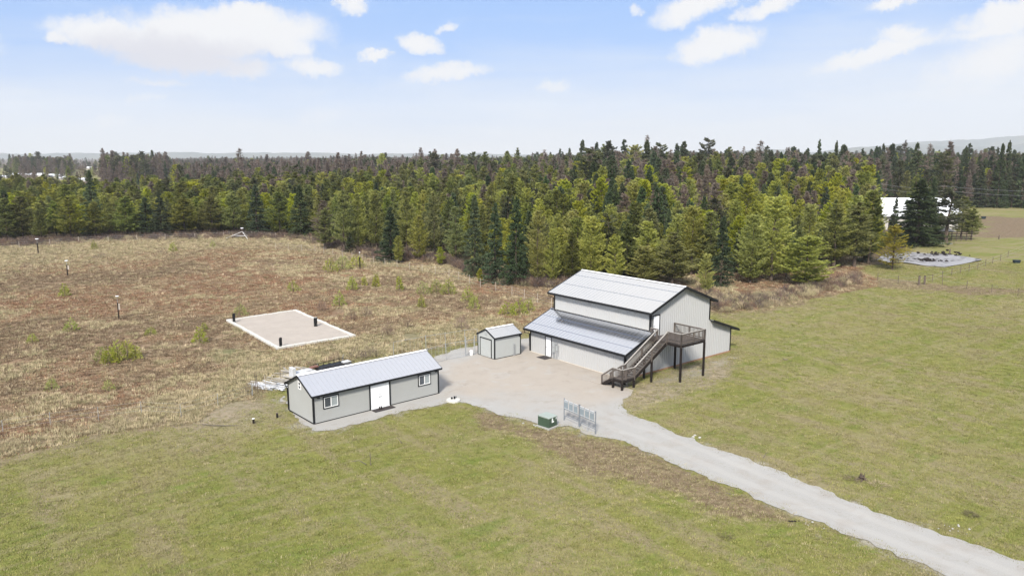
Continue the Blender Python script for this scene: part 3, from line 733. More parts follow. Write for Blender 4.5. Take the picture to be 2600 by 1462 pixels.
# the rest of the wood, scattered
def scatter(x0, x1, y0, y1, st, r):
    nx_, ny_ = int((x1 - x0) / st), int((y1 - y0) / st)
    X, Y = np.meshgrid(x0 + (np.arange(nx_) + .5) * st, y0 + (np.arange(ny_) + .5) * st)
    X = X.ravel() + r.uniform(-.48, .48, X.size) * st; Y = Y.ravel() + r.uniform(-.48, .48, Y.size) * st
    return X, Y
def in_view(X, Y, m=1.0): return np.abs(X) < Y * (1300 / F_PX) * (1 + .06 * m) + 12
parts = []
for (y0, y1, st) in ((95, 330, 4.3), (330, 700, 6.2), (700, 1700, 10.5), (1700, 4200, 26)):
    X, Y = scatter(-y1 * .8, y1 * .8, y0, y1, st, RNG)
    k = in_view(X, Y)
    parts.append((X[k], Y[k], np.full(k.sum(), y0)))
X = np.concatenate([p[0] for p in parts]); Y = np.concatenate([p[1] for p in parts]); band = np.concatenate([p[2] for p in parts])
px = 1300 + X * F_PX / (Y * CP + CAM_H * SP)
gy = 731 - ((Y * SP - CAM_H * CP) / (Y * CP + CAM_H * SP)) * F_PX
edge = np.interp(px, [p[0] for p in FOREST_EDGE], [p[1] for p in FOREST_EDGE])
keep = sdist(X, Y, Z_FOREST) > 2.0
# nothing on the settlement's clearing, few on the plain behind it
left = px < 445
blockA = (px > 28) & (px < 185) & (Y > 850) & (Y < 1150); blockB = (px > 262) & (Y > 560) & (Y < 1500)
keep &= ~(left & (Y > 300) & ~blockA & ~blockB & (RNG.random(len(X)) < np.where(Y < 780, .96, .90)))
keep &= ~((px > 2225) & (px < 2440) & (Y < 318) & (gy > 522) & (RNG.random(len(X)) < .97))      # the farm with the white roof
keep &= ~((px > 1150) & (px < 1345) & (Y > 900) & (RNG.random(len(X)) < .6))
keep &= ~((Y > 2500) & (RNG.random(len(X)) < .35))
for i, (hx, hy) in enumerate(hand):
    keep &= np.hypot(X - hx, Y - hy) > 3.0
    hp = proj(hx, hy, 0)[0]; wpx_ = WID[TREES[i][4]] * TREES[i][3] * TREES[i][2] / 10 * F_PX / hy
    if hy < 215: keep &= ~((np.abs(px - hp) < .5 * wpx_ + 8) & (Y < hy + 1))
X, Y, px, gy = X[keep], Y[keep], px[keep], gy[keep]
# height and kind follow the photo: low olive pines left, taller and darker to the right and back, grey dead trees behind the middle
dpt = Y
hl = np.interp(dpt, [190, 300, 330, 600, 1500, 4000], [12.0, 13.0, 13.8, 15.0, 16.5, 16.5])
hc = np.interp(dpt, [130, 200, 260, 360, 600, 1500, 4000], [11, 13.5, 14.8, 17.3, 18.8, 18.5, 18])
hr = np.interp(dpt, [120, 160, 210, 300, 420, 700, 1500, 4000], [11, 13.5, 16.2, 19.8, 21.3, 21, 21, 22])
wr = np.clip((px - 1250) / 300, 0, 1); wl_ = np.clip((800 - px) / 350, 0, 1)
Hh = hl * wl_ + (1 - wl_) * (hc * (1 - wr) + hr * wr)
de = sdist(X, Y, Z_FOREST)
Hh = Hh * np.interp(de, [0, 8, 25], [.68, .85, 1]) * np.where(px < 900, .93, 1) * RNG.uniform(.66, 1.12, len(X)) * (.9 + .22 * vnoise(X, Y, 22, 77))
Hh = np.where((px < 430) & (Y > 540) & (Y < 1600), np.where(blockA[keep] | blockB[keep], 21.5, 13) * RNG.uniform(.75, 1.08, len(X)), Hh)
patch = vnoise(X, Y, 26, 51) * .6 + vnoise(X, Y, 9, 52) * .4
u = RNG.random(len(X))
kind = np.array(['pine'] * len(X), dtype=object)
prob_spruce = np.clip(.06 + .26 * wr + .22 * (dpt > 320) * wr + .06 * (dpt > 320) - .05 * wl_, 0, .7)
prob_grey = np.clip(.03 + .30 * np.exp(-((px - 950) / 420.0) ** 2) * (dpt > 240) + .26 * (wr > .3) * (dpt > 165) * (dpt < 330) + .12 * (dpt > 330) + .45 * (px < 1150) * (dpt > 310), 0, .75)
prob_bright = np.clip(.26 * (dpt < 300) + .22 * (dpt < 210), .03, .5)
prob_tall = np.where(dpt > 300, .16, .04)
v = u * 1.0 + (patch - .5) * .25
c1 = prob_bright; c2 = c1 + prob_grey; c3 = c2 + prob_spruce; c4 = c3 + prob_tall
kind[v < c1] = 'bright'; kind[(v >= c1) & (v < c2)] = 'grey'; kind[(v >= c2) & (v < c3)] = 'spruce'; kind[(v >= c3) & (v < c4)] = 'tall'
Hh = np.where((dpt > 330) & (RNG.random(len(X)) < .10), Hh * RNG.uniform(1.05, 1.3, len(X)), Hh * np.where(dpt > 330, .95, 1))
snagm = (RNG.random(len(X)) < .05) & (dpt > 260); kind[snagm] = 'snag'; Hh = np.where(snagm, Hh * 1.12, Hh)
Hh = np.where(kind == 'grey', Hh * .97, Hh); Hh = np.where(kind == 'bright', Hh * .93, Hh)
Ws = RNG.uniform(.85, 1.4, len(X)) * np.where((px < 800) & (dpt < 330), 1.25, 1) * np.where(dpt > 1600, 1.7, np.where(dpt > 700, 1.25, 1.0))
for i in range(len(X)): TREES.append([X[i], Y[i], Hh[i], Ws[i], kind[i], int(RNG.integers(NVAR[kind[i]])), None])

# which trees show largest: walk outwards and keep the skyline of what stands nearer
order = sorted(range(len(TREES)), key=lambda i: TREES[i][1])
sky_line = np.full(700, 2000.0); score = np.zeros(len(TREES))
for i in order:
    x, y, h, w, kd, vr, lb = TREES[i]
    bx, by = proj(x, y, 0); tx, ty = proj(x, y, h)
    ww = WID[kd] * w * h / 10 * F_PX / y
    a, b_ = int((bx - ww / 2 * .7) / 4), int((bx + ww / 2 * .7) / 4) + 1
    a, b_ = max(a, 0), min(b_, 650)
    if a >= b_: continue
    seg = sky_line[a:b_]; vis = np.clip(np.minimum(seg, by) - ty, 0, None).sum() * 4
    score[i] = vis
    cols = np.arange(a, b_) * 4 + 2
    tri = ty + (by - ty) * np.clip(np.abs(cols - bx) / (ww * .5), 0, 1) * .8
    sky_line[a:b_] = np.minimum(seg, tri)
score[:n_hand] += 1e6
pick = set(np.argsort(-score)[:300].tolist())

COLS = [(0, 'near the left border'), (130, 'left of the lone spruce'), (270, 'right of the lone spruce'), (400, 'left of the tripod'), (540, 'behind the tripod'), (680, 'behind the grass bay'),
        (800, 'above the framed plot'), (900, 'right of the framed plot'), (1000, 'left of the dark spruces'), (1130, 'behind the dark spruces'), (1230, 'above the little shed'), (1330, 'left of the barn roof'),
        (1420, 'behind the barn roof\'s left end'), (1530, 'behind the barn ridge\'s middle'), (1640, 'behind the barn ridge\'s right half'), (1750, 'behind the barn gable'), (1870, 'behind the tallest bright pine'),
        (2000, 'above the round bright pine'), (2120, 'left of the golden larch'), (2230, 'above the white farm roof'), (2350, 'behind the pasture trees'), (2470, 'beyond the right pasture'), (9999, '')]
KW = dict(spruce='dark spruce', pine='olive pine', bright='yellow-green pine', grey='grey-brown bare tree', tall='dark open-crowned pine', yellow='golden larch', snag='thin bare spire')
ROW = ['front wood', 'middle wood', 'far wood']
auto = {}
for i in pick:
    if i < n_hand: continue
    x, y, h, w, kd, vr, lb = TREES[i]
    bx = proj(x, y, h)[0]
    ci = max(j for j in range(len(COLS) - 1) if bx >= COLS[j][0] or j == 0)
    row = 0 if y < 215 else (1 if y < 330 else 2)
    auto.setdefault((kd, row, ci), []).append((bx, i))
RANK = {2: ['left one of two'], 3: ['leftmost of three', 'middle of three', 'rightmost of three']}
for key, L in auto.items():
    L.sort(); n = len(L)
    for j, (bx, i) in enumerate(L):
        kd, row, ci = key
        base = '%s %s, %s' % (KW[kd], COLS[ci][1], ROW[row])
        if n == 1: lb = base
        elif n == 2: lb = base + ', ' + ('left' if j == 0 else 'right') + ' of two'
        else: lb = base + ', ' + (['leftmost', 'second from left', 'third from left', 'fourth from left', 'fifth from left', 'sixth from left', 'seventh from left', 'eighth from left', 'ninth from left', 'tenth from left', 'eleventh from left', 'twelfth from left', 'thirteenth from left', 'fourteenth from left'][min(j, 13)] if j < n - 1 else 'rightmost')
        TREES[i][6] = lb
NAME = dict(spruce='spruce_tree', pine='pine_tree', bright='young_pine_tree', grey='bare_tree', tall='tall_pine_tree', yellow='larch_tree', snag='bare_spire_tree')
CAT = dict(spruce='spruce', pine='pine tree', bright='pine tree', grey='bare tree', tall='pine tree', yellow='larch', snag='dead tree')
for i in sorted(pick):
    x, y, h, w, kd, vr, lb = TREES[i]
    o = empty(NAME[kd], (x, y, -.02), RNG.uniform(0, 6.28), lb, CAT[kd], 'trees of the wood behind the buildings')
    s = h / 10; o.scale = (s * w, s * w, s)
    cme, tme = PROTO[(kd, int(vr))]
    for nm, m_ in (('crown', cme), ('trunk', tme)):
        c = bpy.data.objects.new(nm, m_); COL.objects.link(c); c.parent = o

def gn_scatter(name, pts, rot, scl, idx, col):
    """one object: points carrying shapes of a collection"""
    me = bpy.data.meshes.new(name); me.vertices.add(len(pts)); me.vertices.foreach_set('co', np.asarray(pts, dtype=np.float32).ravel())
    a = me.attributes.new('rot', 'FLOAT', 'POINT'); a.data.foreach_set('value', np.asarray(rot, dtype=np.float32))
    a = me.attributes.new('scl', 'FLOAT_VECTOR', 'POINT'); a.data.foreach_set('vector', np.asarray(scl, dtype=np.float32).ravel())
    a = me.attributes.new('idx', 'INT', 'POINT'); a.data.foreach_set('value', np.asarray(idx, dtype=np.int32))
    o = bpy.data.objects.new(name, me); COL.objects.link(o)
    t = bpy.data.node_groups.new(name, 'GeometryNodeTree')
    t.interface.new_socket('Geometry', in_out='INPUT', socket_type='NodeSocketGeometry')
    t.interface.new_socket('Geometry', in_out='OUTPUT', socket_type='NodeSocketGeometry')
    gi, go = t.nodes.new('NodeGroupInput'), t.nodes.new('NodeGroupOutput')
    ip = t.nodes.new('GeometryNodeInstanceOnPoints'); ci = t.nodes.new('GeometryNodeCollectionInfo')
    ci.inputs['Collection'].default_value = col; ci.inputs['Separate Children'].default_value = True; ci.inputs['Reset Children'].default_value = True
    def na(nm, ty):
        n = t.nodes.new('GeometryNodeInputNamedAttribute'); n.data_type = ty; n.inputs['Name'].default_value = nm; return n.outputs['Attribute']
    cx = t.nodes.new('ShaderNodeCombineXYZ'); t.links.new(na('rot', 'FLOAT'), cx.inputs[2])
    t.links.new(gi.outputs[0], ip.inputs['Points']); t.links.new(ci.outputs[0], ip.inputs['Instance'])
    ip.inputs['Pick Instance'].default_value = True
    t.links.new(na('idx', 'INT'), ip.inputs['Instance Index']); t.links.new(cx.outputs[0], ip.inputs['Rotation']); t.links.new(na('scl', 'FLOAT_VECTOR'), ip.inputs['Scale'])
    t.links.new(ip.outputs[0], go.inputs[0])
    md = o.modifiers.new('scatter', 'NODES'); md.node_group = t
    return o
rest = [t for i, t in enumerate(TREES) if i not in pick]
A = np.array([(t[0], t[1], -.02) for t in rest]); S_ = np.array([(t[2] / 10 * t[3], t[2] / 10 * t[3], t[2] / 10) for t in rest])
tag(gn_scatter('far_wood', A, RNG.uniform(0, 6.28, len(rest)), S_, [pindex[(t[4], int(t[5]))] for t in rest], proto_col),
    'mixed conifer wood filling the land behind the front trees up to the horizon', 'wood', kind='stuff')

# ------------------------------------------------------------------ ground cover: grass tufts and brown scrub
def tuft_mesh(name, nbl, h, spread, wd, mat, seed, lean=.5):
    r = np.random.default_rng(seed)
    a = r.random(nbl) * 6.28; d = spread * np.sqrt(r.random(nbl)); bx, by = np.cos(a) * d, np.sin(a) * d
    a2 = a + r.normal(0, .8, nbl); hh = h * r.uniform(.5, 1.15, nbl); ln = lean * hh * r.uniform(.3, 1.3, nbl)
    b = np.stack([bx, by, 0 * bx - .02], 1); s = np.stack([-np.sin(a2), np.cos(a2), 0 * a2], 1) * wd
    tip = b + np.stack([np.cos(a2) * ln, np.sin(a2) * ln, hh], 1)
    V = np.stack([b - s, b + s, tip], 1).reshape(-1, 3)
    return mesh_np(name, V, np.arange(len(V)), np.full(nbl, 3), mat)
def tuft_mat(name, cols, hue=.02, val=.3):
    m, g, b = new_mat(name); oi = g.n('ShaderNodeObjectInfo')
    cr = g.n('ShaderNodeValToRGB'); cr.color_ramp.interpolation = 'CONSTANT'
    while len(cr.color_ramp.elements) < len(cols): cr.color_ramp.elements.new(.5)
    for i, c in enumerate(cols):
        cr.color_ramp.elements[i].position = i / len(cols); cr.color_ramp.elements[i].color = (*c, 1)
    g.nt.links.new(oi.outputs['Random'], cr.inputs[0])
    hs = g.n('ShaderNodeHueSaturation'); g.nt.links.new(cr.outputs[0], hs.inputs['Color'])
    g.nt.links.new(g.lin(g.m('FRACT', g.m('MULTIPLY', oi.outputs['Random'], 17.3)), 0, 1, 1 - val, 1 + val), hs.inputs['Value'])
    g.nt.links.new(hs.outputs[0], b.inputs['Base Color']); b.inputs['Roughness'].default_value = .9; b.inputs['Specular IOR Level'].default_value = .15
    return m
tm_g = tuft_mat('green_blades', [(.152, .176, .044), (.182, .196, .054), (.128, .152, .038), (.20, .20, .062)], val=.25)
tm_y = tuft_mat('yellowish_blades', [(.215, .212, .064), (.245, .228, .08), (.19, .192, .055), (.26, .235, .095)], val=.25)
tm_b = tuft_mat('brownish_blades', [(.20, .175, .09), (.24, .21, .115), (.17, .155, .07), (.265, .225, .13)], val=.3)
tm_r = tuft_mat('reddish_scrub', [(.25, .142, .088), (.20, .118, .072), (.30, .185, .115), (.14, .085, .058)], val=.3)
tm_k = tuft_mat('dark_scrub', [(.16, .115, .075), (.21, .155, .10), (.12, .085, .058), (.27, .21, .14)], val=.3)
tm_h = tuft_mat('heath_blades', [(.31, .22, .138), (.26, .19, .12), (.38, .295, .19), (.195, .14, .092), (.33, .26, .16), (.28, .21, .13)])
tm_d = tuft_mat('dry_blades', [(.38, .32, .20), (.32, .275, .165), (.44, .36, .24), (.26, .24, .13)])
tcol = bpy.data.collections.new('tuft_shapes'); hcol = bpy.data.collections.new('scrub_shapes')
for k in range(3):
    o = bpy.data.objects.new('tuft_%d' % k, tuft_mesh('tuft', 18, .085, .20, .012, (tm_g, tm_y, tm_b)[k], k, .7)); tcol.objects.link(o)
tm_s = tuft_mat('straw_blades', [(.28, .24, .14), (.24, .205, .12), (.32, .27, .17), (.20, .18, .095)])
o = bpy.data.objects.new('tuft_3', tuft_mesh('tuft', 18, .10, .17, .010, tm_s, 9, .7)); tcol.objects.link(o)
for k in range(3):
    o = bpy.data.objects.new('scrub_%d' % k, tuft_mesh('scrub', 22, .13, .24, .016, (tm_r, tm_h, tm_k)[k], 20 + k, .8)); hcol.objects.link(o)
o = bpy.data.objects.new('scrub_3', tuft_mesh('scrub', 20, .22, .24, .016, tm_d, 29, .7)); hcol.objects.link(o)
def cover(n, ymin, ymax, power):
    y = ymin + (ymax - ymin) * RNG.random(n) ** power
    x = RNG.uniform(-1, 1, n) * (y * (1300 / F_PX) * 1.05 + 4)
    return x, y
BLOCK = [YARD, np.array([(-36.46, 94.59), (-29.59, 100.79), (-18.58, 86.07), (-25.67, 80.27)])]
def local_rect(ox, oy, t, u0, u1, v0, v1):
    return np.array([(ox + u * math.cos(t) - v * math.sin(t), oy + u * math.sin(t) + v * math.cos(t)) for u, v in ((u0, v0), (u1, v0), (u1, v1), (u0, v1))])
BLOCK += [local_rect(10.64, 68.575, .6848, 0, 16.7, 0, 13.7), local_rect(-15.567, 56.479, .7173, 0, 12, 0, 4.4), local_rect(-1.8, 75.7, .69, 0, 3.6, 0, 2.9)]
def zz(x, y):       # height of the ground sheet
    return 0 * x
from_rel = (relief, xs, ys)
def ground_z(x, y):
    i = np.clip(np.searchsorted(xs, x) - 1, 0, len(xs) - 2); j = np.clip(np.searchsorted(ys, y) - 1, 0, len(ys) - 2)
    fx = (x - xs[i]) / (xs[i + 1] - xs[i]); fy = (y - ys[j]) / (ys[j + 1] - ys[j])
    return (relief[j, i] * (1 - fx) + relief[j, i + 1] * fx) * (1 - fy) + (relief[j + 1, i] * (1 - fx) + relief[j + 1, i + 1] * fx) * fy
def blocked(x, y, m=.0):
    b = np.zeros(len(x), bool)
    for k, P in enumerate(BLOCK): b |= sdist(x, y, P) > ((.10 + .5 * RNG.random(len(x)) ** 2) if k == 0 else -.05)
    return b
x, y = cover(190000, 22, 150, 1.25)
zn = zones(x, y); ok = (zn['heath'] < RNG.random(len(x))) & ~blocked(x, y) & (zn['forest'] < .5) & (zn['dirt'] < .25 + RNG.random(len(x)) * 1.25)
clumpy = vnoise(x, y, 1.1, 61) + .5 * vnoise(x, y, 4, 62); ok &= clumpy > .2
x, y = x[ok], y[ok]; th = zones(x, y)['thatch']
ca_, sa_ = math.cos(R(-52)), math.sin(R(-52)); xr, yr = x * ca_ - y * sa_, x * sa_ + y * ca_
pn = vnoise(x, y, 15, 63) * .35 + vnoise(x, y, 4.5, 64) * .3 + vnoise(xr / 9, yr, 2.2, 65) * .35 + RNG.normal(0, .10, len(x))
pn = .5 + (pn - .5) * 1.35; idx = np.where(pn < .40, 0, np.where(pn < .58, 1, 2)); idx = np.where((RNG.random(len(x)) < .08 + .8 * th + .5 * (zn_d := zones(x, y)['dirt'])), 3, idx)
s = RNG.uniform(.6, 1.5, len(x)) * (1 + y / 160)
tag(gn_scatter('lawn_grass', np.stack([x, y, ground_z(x, y)], 1), RNG.uniform(0, 6.28, len(x)), np.stack([s, s, s * .9], 1), idx, tcol), 'short yellowish green grass tufts over the mown land', 'grass', kind='stuff')
x, y = cover(260000, 40, 215, 1.1)
zn = zones(x, y); ok = (zn['heath'] > .3 + .4 * RNG.random(len(x))) & ~blocked(x, y) & (zn['dirt'] < .5)
clumpy = vnoise(x, y, 1.7, 71) + .5 * vnoise(x, y, 6, 72); ok &= clumpy > .30
x, y = x[ok], y[ok]; zn = zones(x, y); dr = np.maximum(zn['dryg'], zn['tan'])
pn = .5 + 1.35 * (vnoise(x, y, 18, 73) * .45 + vnoise(x, y, 5, 74) * .55 - .5) + RNG.normal(0, .13, len(x))
idx = np.where(pn < .42, 0, np.where(pn < .60, 1, 2)); idx = np.where(RNG.random(len(x)) < .10 + .75 * dr + .6 * (vnoise(x, y, 10, 75) * .6 + vnoise(x, y, 3, 76) * .4 > .66), 3, idx)
s = RNG.uniform(.45, 1.35, len(x)) * (1 + y / 240)
tag(gn_scatter('heath_scrub', np.stack([x, y, ground_z(x, y)], 1), RNG.uniform(0, 6.28, len(x)), np.stack([s, s, s], 1), idx, hcol), 'low dead brown scrub and dry grass over the rough field', 'scrub', kind='stuff')
# ------------------------------------------------------------------ the tall barn
def clip_ribs(mb, u0, u1, step, zb, ztopf, place, w=.035):
    """upright siding ribs along a wall; place(u, off, z) -> point"""
    n = int((u1 - u0) / step)
    for i in range(1, n + 1):
        u = u0 + i * step
        if u > u1 - .08: break
        za, zc = ztopf(u - w / 2), ztopf(u + w / 2)
        a = [place(u - w / 2, 0, zb), place(u + w / 2, 0, zb), place(u + w / 2, 0, zc), place(u - w / 2, 0, za)]
        b = [place(u - w / 4, 1, zb), place(u + w / 4, 1, zb), place(u + w / 4, 1, zc), place(u - w / 4, 1, za)]
        mb.add(a + b, [(4, 5, 6, 7), (0, 4, 7, 3), (1, 2, 6, 5), (3, 7, 6, 2), (0, 1, 5, 4)])
def roof_slab(u0, z0, u1, z1, v0, v1, th=.06, rib=.3, rh=.022, laps=()):
    """sloping metal sheet with ribs down the slope; u0 is the upper edge"""
    mb = MB(); d = Vector((u1 - u0, 0, z1 - z0)); L = d.length; d.normalize(); n = Vector((-d.z, 0, d.x)); n = n if n.z > 0 else -n
    P = lambda s, v, h: Vector((u0, v, z0)) + d * s + n * h
    def slab(s0, s1, a, b, h0, h1):
        mb.add([P(s0, a, h0), P(s1, a, h0), P(s1, b, h0), P(s0, b, h0), P(s0, a, h1), P(s1, a, h1), P(s1, b, h1), P(s0, b, h1)],
               [(0, 3, 2, 1), (4, 5, 6, 7), (0, 1, 5, 4), (1, 2, 6, 5), (2, 3, 7, 6), (3, 0, 4, 7)])
    slab(0, L, v0, v1, -th, 0)
    k = int((v1 - v0) / rib)
    for i in range(k + 1):
        v = v0 + .03 + i * (v1 - v0 - .06) / k
        mb.add([P(0.02, v - .035, .001), P(L - .01, v - .035, .001), P(L - .01, v + .035, .001), P(.02, v + .035, .001), P(.02, v - .012, rh), P(L - .01, v - .012, rh), P(L - .01, v + .012, rh), P(.02, v + .012, rh)],
               [(4, 5, 6, 7), (0, 1, 5, 4), (2, 3, 7, 6), (1, 2, 6, 5), (0, 4, 7, 3)])
    for s in laps: slab(s - .02, s + .02, v0 + .01, v1 - .01, .002, rh + .008)
    return mb
BX, BY, BT = 10.64, 68.575, .6848
BL, BW, Ba, Bb, Bh1, Bhr, Bh2, Bh3, Bha, Bhb = 13.68, 16.68, 3.475, 12.795, 2.72, 2.67, 6.22, 8.0, 4.14, 3.98
Bm = (Ba + Bb) / 2; slp = (Bh3 - Bh2) / (Bm - Ba); sl1 = (Bha - Bh1) / Ba; sl2 = (Bhb - Bhr) / (BW - Bb)
barn = empty('tall_barn', (BX, BY, 0), BT, 'tall pale grey metal barn with raised centre bay, lean-to wings and black trim', 'barn')
def part(mb, name, mat, par, **k): return mb.build(name, mat, par, **k)
def gtop(u):
    if u < Ba: return Bh1 + u * sl1
    if u < Bm: return Bh2 + (u - Ba) * slp
    if u < Bb: return Bh3 - (u - Bm) * slp
    return Bhb - (u - Bb) * sl2
prof = [(0, .02), (0, Bh1), (Ba, Bha), (Ba, Bh2), (Bm, Bh3), (Bb, Bh2), (Bb, Bhb), (BW, Bhr), (BW, .02)]
for vv, sgn, lab in ((0, -1, 'gable wall facing the deck'), (BL, 1, None)):
    mb = MB(); mb.prism(prof, 'y', vv if sgn < 0 else vv - .1, vv + .1 if sgn < 0 else vv)
    clip_ribs(mb, 0, BW, .30, .03, lambda u: gtop(u) - .02, lambda u, o, z: (u, vv + sgn * (.001 + o * .045), z))
    o = part(mb, 'wall', M['siding'], barn)
    if lab: o['label'] = lab
for uu, sgn, zb, zt in ((0, -1, .02, Bh1), (BW, 1, .02, Bhr), (Ba, -1, Bha - .02, Bh2), (Bb, 1, Bhb - .02, Bh2)):
    mb = MB(); u_in = uu + .1 if sgn < 0 else uu - .1
    mb.box(min(uu, u_in), max(uu, u_in), .1, BL - .1, zb, zt)
    clip_ribs(mb, 0, BL, .30, zb, lambda v: zt - .01, lambda v, o, z: (uu + sgn * (.001 + o * .045), v, z))
    part(mb, 'wall', M['siding'], barn)
e, oo = .5, .5
z_e = Bh2 - e * slp
part(roof_slab(Bm, Bh3 + .10, Ba - e, z_e + .10, -oo, BL + oo, rib=.46, laps=(1.25, 3.3)), 'roof', M['roof'], barn)
part(roof_slab(Bm, Bh3 + .10, Bb + e, z_e + .10, -oo, BL + oo, rib=.46, laps=(1.25, 3.3)), 'roof', M['roof'], barn)
part(roof_slab(Ba - .035, Bha + .10, -e, Bh1 - e * sl1 + .10, -oo, BL + oo, rib=.46, laps=(1.35, 3.1)), 'lean_to_roof', M['roof_lean_reflection'], barn)
part(roof_slab(Bb + .035, Bhb + .10, BW + .75, Bhr - .75 * sl2 + .10, -oo, BL + oo), 'lean_to_roof', M['roof'], barn)
mb = MB(); mb.prism([(Bm - .17, Bh3 + .09), (Bm, Bh3 + .16), (Bm + .17, Bh3 + .09), (Bm, Bh3 + .12)], 'y', -oo - .01, BL + oo + .01); part(mb, 'ridge_cap', M['white'], barn)
mb = MB(); mb.beam((Ba - .10, 0, Bha + .14), (Ba - .10, BL + oo, Bha + .14), .13, .03); part(mb, 'flashing', M['roof'], barn)
# black rake boards, fascias, gutters, corner trims
def rake(u0, z0, u1, z1, v, h=.20):
    mb = MB(); mb.beam((u0, v, z0 - h / 2 + .035), (u1, v, z1 - h / 2 + .035), .05, h, (0, 0, 1)); part(mb, 'rake_board', M['black'], barn)
for v in (-oo - .027, BL + oo + .027):
    rake(Bm, Bh3 + .12, Ba - e, z_e + .12, v, .24); rake(Bm, Bh3 + .12, Bb + e, z_e + .12, v, .24)
    rake(Ba + .0, Bha + .11, -e, Bh1 - e * sl1 + .11, v, .22); rake(Bb - .0, Bhb + .12, BW + .75, Bhr - .75 * sl2 + .12, v, .26)
for u, z in ((Ba - e - .05, z_e - .03), (Bb + e + .05, z_e - .03), (-e - .05, Bh1 - e * sl1 - .03), (BW + .80, Bhr - .75 * sl2 - .03)):
    mb = MB(); mb.box(u - .06, u + .06, -oo - .06, BL + oo + .06, z - .075, z + .075); part(mb, 'gutter', M['black'], barn)
mb = MB()
mb.tube([(-e - .05, BL + .35, Bh1 - e * sl1 - .1), (-e - .05, BL + .35, Bh1 - e * sl1 - .36), (-.12, BL + .05, Bh1 - e * sl1 - .50), (-.10, BL - .02, .15)], .05, 8); part(mb, 'downspout', M['black'], barn)
mb = MB()
mb.tube([(Ba - e - .05, BL + .35, z_e - .1), (Ba - e - .05, BL + .35, z_e - .35), (Ba - .10, BL + .08, z_e - .5), (Ba - .10, BL + .08, Bha + .2)], .05, 8); part(mb, 'downspout', M['black'], barn)
def ctrim(u, v, z0, z1, w=.15):
    mb = MB(); mb.box(u - (w if u > 8 else .045), u + (.045 if u > 8 else w), v - (.045 if v < 5 else w), v + (w if v < 5 else .045), z0, z1); part(mb, 'corner_trim', M['black'], barn)
for v in (0, BL):
    ctrim(0, v, .02, Bh1 + .02); ctrim(BW, v, .02, Bhr); ctrim(Ba, v, Bha + .1, Bh2); ctrim(Bb, v, Bhb + .1, Bh2)
mb = MB(); mb.box(.1, BW, -.07, -.035, -.05, .16); part(mb, 'base_board', M['base_trim'], barn)
mb = MB(); mb.box(-.07, -.035, .1, 9.0, -.05, .10); mb.box(-.075, -.035, 11.3, BL, -.05, .10); part(mb, 'base_board', M['pale_board'], barn)
# lower door (long wall) and upper door (gable)
def door_u(par, v0, v1, z0, z1):        # on the wall u = 0
    mb = MB(); mb.box(-.075, -.034, v0, v1, z0, z1)
    for k in range(3):                   # raised panels
        za = z0 + .15 + k * (z1 - z0 - .2) / 3; mb.box(-.088, -.0755, v0 + .13, v1 - .13, za, za + (z1 - z0 - .2) / 3 - .12)
    d = part(mb, 'door', M['white'], par)
    mb = MB(); mb.tube([(-.09, v1 - .09, 1.05), (-.15, v1 - .09, 1.05), (-.15, v1 - .2, 1.05)], .018, 6); part(mb, 'handle', M['black'], d)
    mb = MB(); mb.box(-.10, -.034, v1, v1 + .09, z0, z1 + .09); mb.box(-.10, -.034, v0 - .07, v0, z0, z1 + .09); mb.box(-.10, -.034, v0, v1, z1, z1 + .09); part(mb, 'frame', M['black'], d)
door_u(barn, 10.28, 11.08, .12, 2.15)
mb = MB(); u0, u1 = 3.78, 4.66
mb.box(u0, u1, -.075, -.034, 3.66, 5.62); mb.box(u0 + .14, u1 - .14, -.09, -.0755, 3.86, 4.55); mb.box(u0 + .14, u1 - .14, -.09, -.0755, 4.7, 5.45)
d = part(mb, 'door', M['white'], barn)
mb = MB(); mb.box(u1, u1 + .10, -.10, -.034, 3.66, 5.72); mb.box(u0 - .05, u0, -.10, -.034, 3.66, 5.72); mb.box(u0, u1, -.10, -.034, 5.62, 5.72); part(mb, 'frame', M['black'], d)
mb = MB(); mb.tube([(u0 + .1, -.09, 4.65), (u0 + .1, -.15, 4.65), (u0 + .2, -.15, 4.65)], .018, 6); part(mb, 'handle', M['black'], d)
# electric meter, breaker boxes and conduits on the long wall
mtr = part(MB().box(-.20, -.034, 9.62, 9.98, .72, 1.75), 'electric_cabinet', M['grey_box'], barn, bevel=.01)
mb = MB(); mb.box(-.16, -.034, 9.22, 9.48, .95, 1.55); part(mb, 'breaker_box', M['grey_box'], mtr)
mb = MB(); mb.tube([(-.10, 9.35, 1.72), (-.24, 9.35, 1.72)], .10, 12); mb.tube([(-.20, 9.8, 1.35), (-.27, 9.8, 1.35)], .085, 12); part(mb, 'meter', M['galv'], mtr)
mb = MB()
for v, z0, z1 in ((9.30, -.05, 2.1), (9.42, -.05, .95), (9.68, -.05, .72), (9.80, -.05, .72), (9.92, -.05, .72), (10.12, .6, 1.7), (9.12, .5, 1.6)): mb.tube([(-.11, v, z0), (-.11, v, z1)], .026, 6)
mb.tube([(-.10, 10.12, .6), (-.10, 9.98, .5)], .026, 6); part(mb, 'conduit', M['galv'], mtr)
mb = MB(); mb.box(-1.15, -.12, 10.05, 11.35, .04, .065)
o = mb.build('door_mat', M['mat_rubber']); o.location = (BX, BY, 0); o.rotation_euler.z = BT; tag(o, 'dark rubber mat on the gravel at the low white barn door', 'door mat')

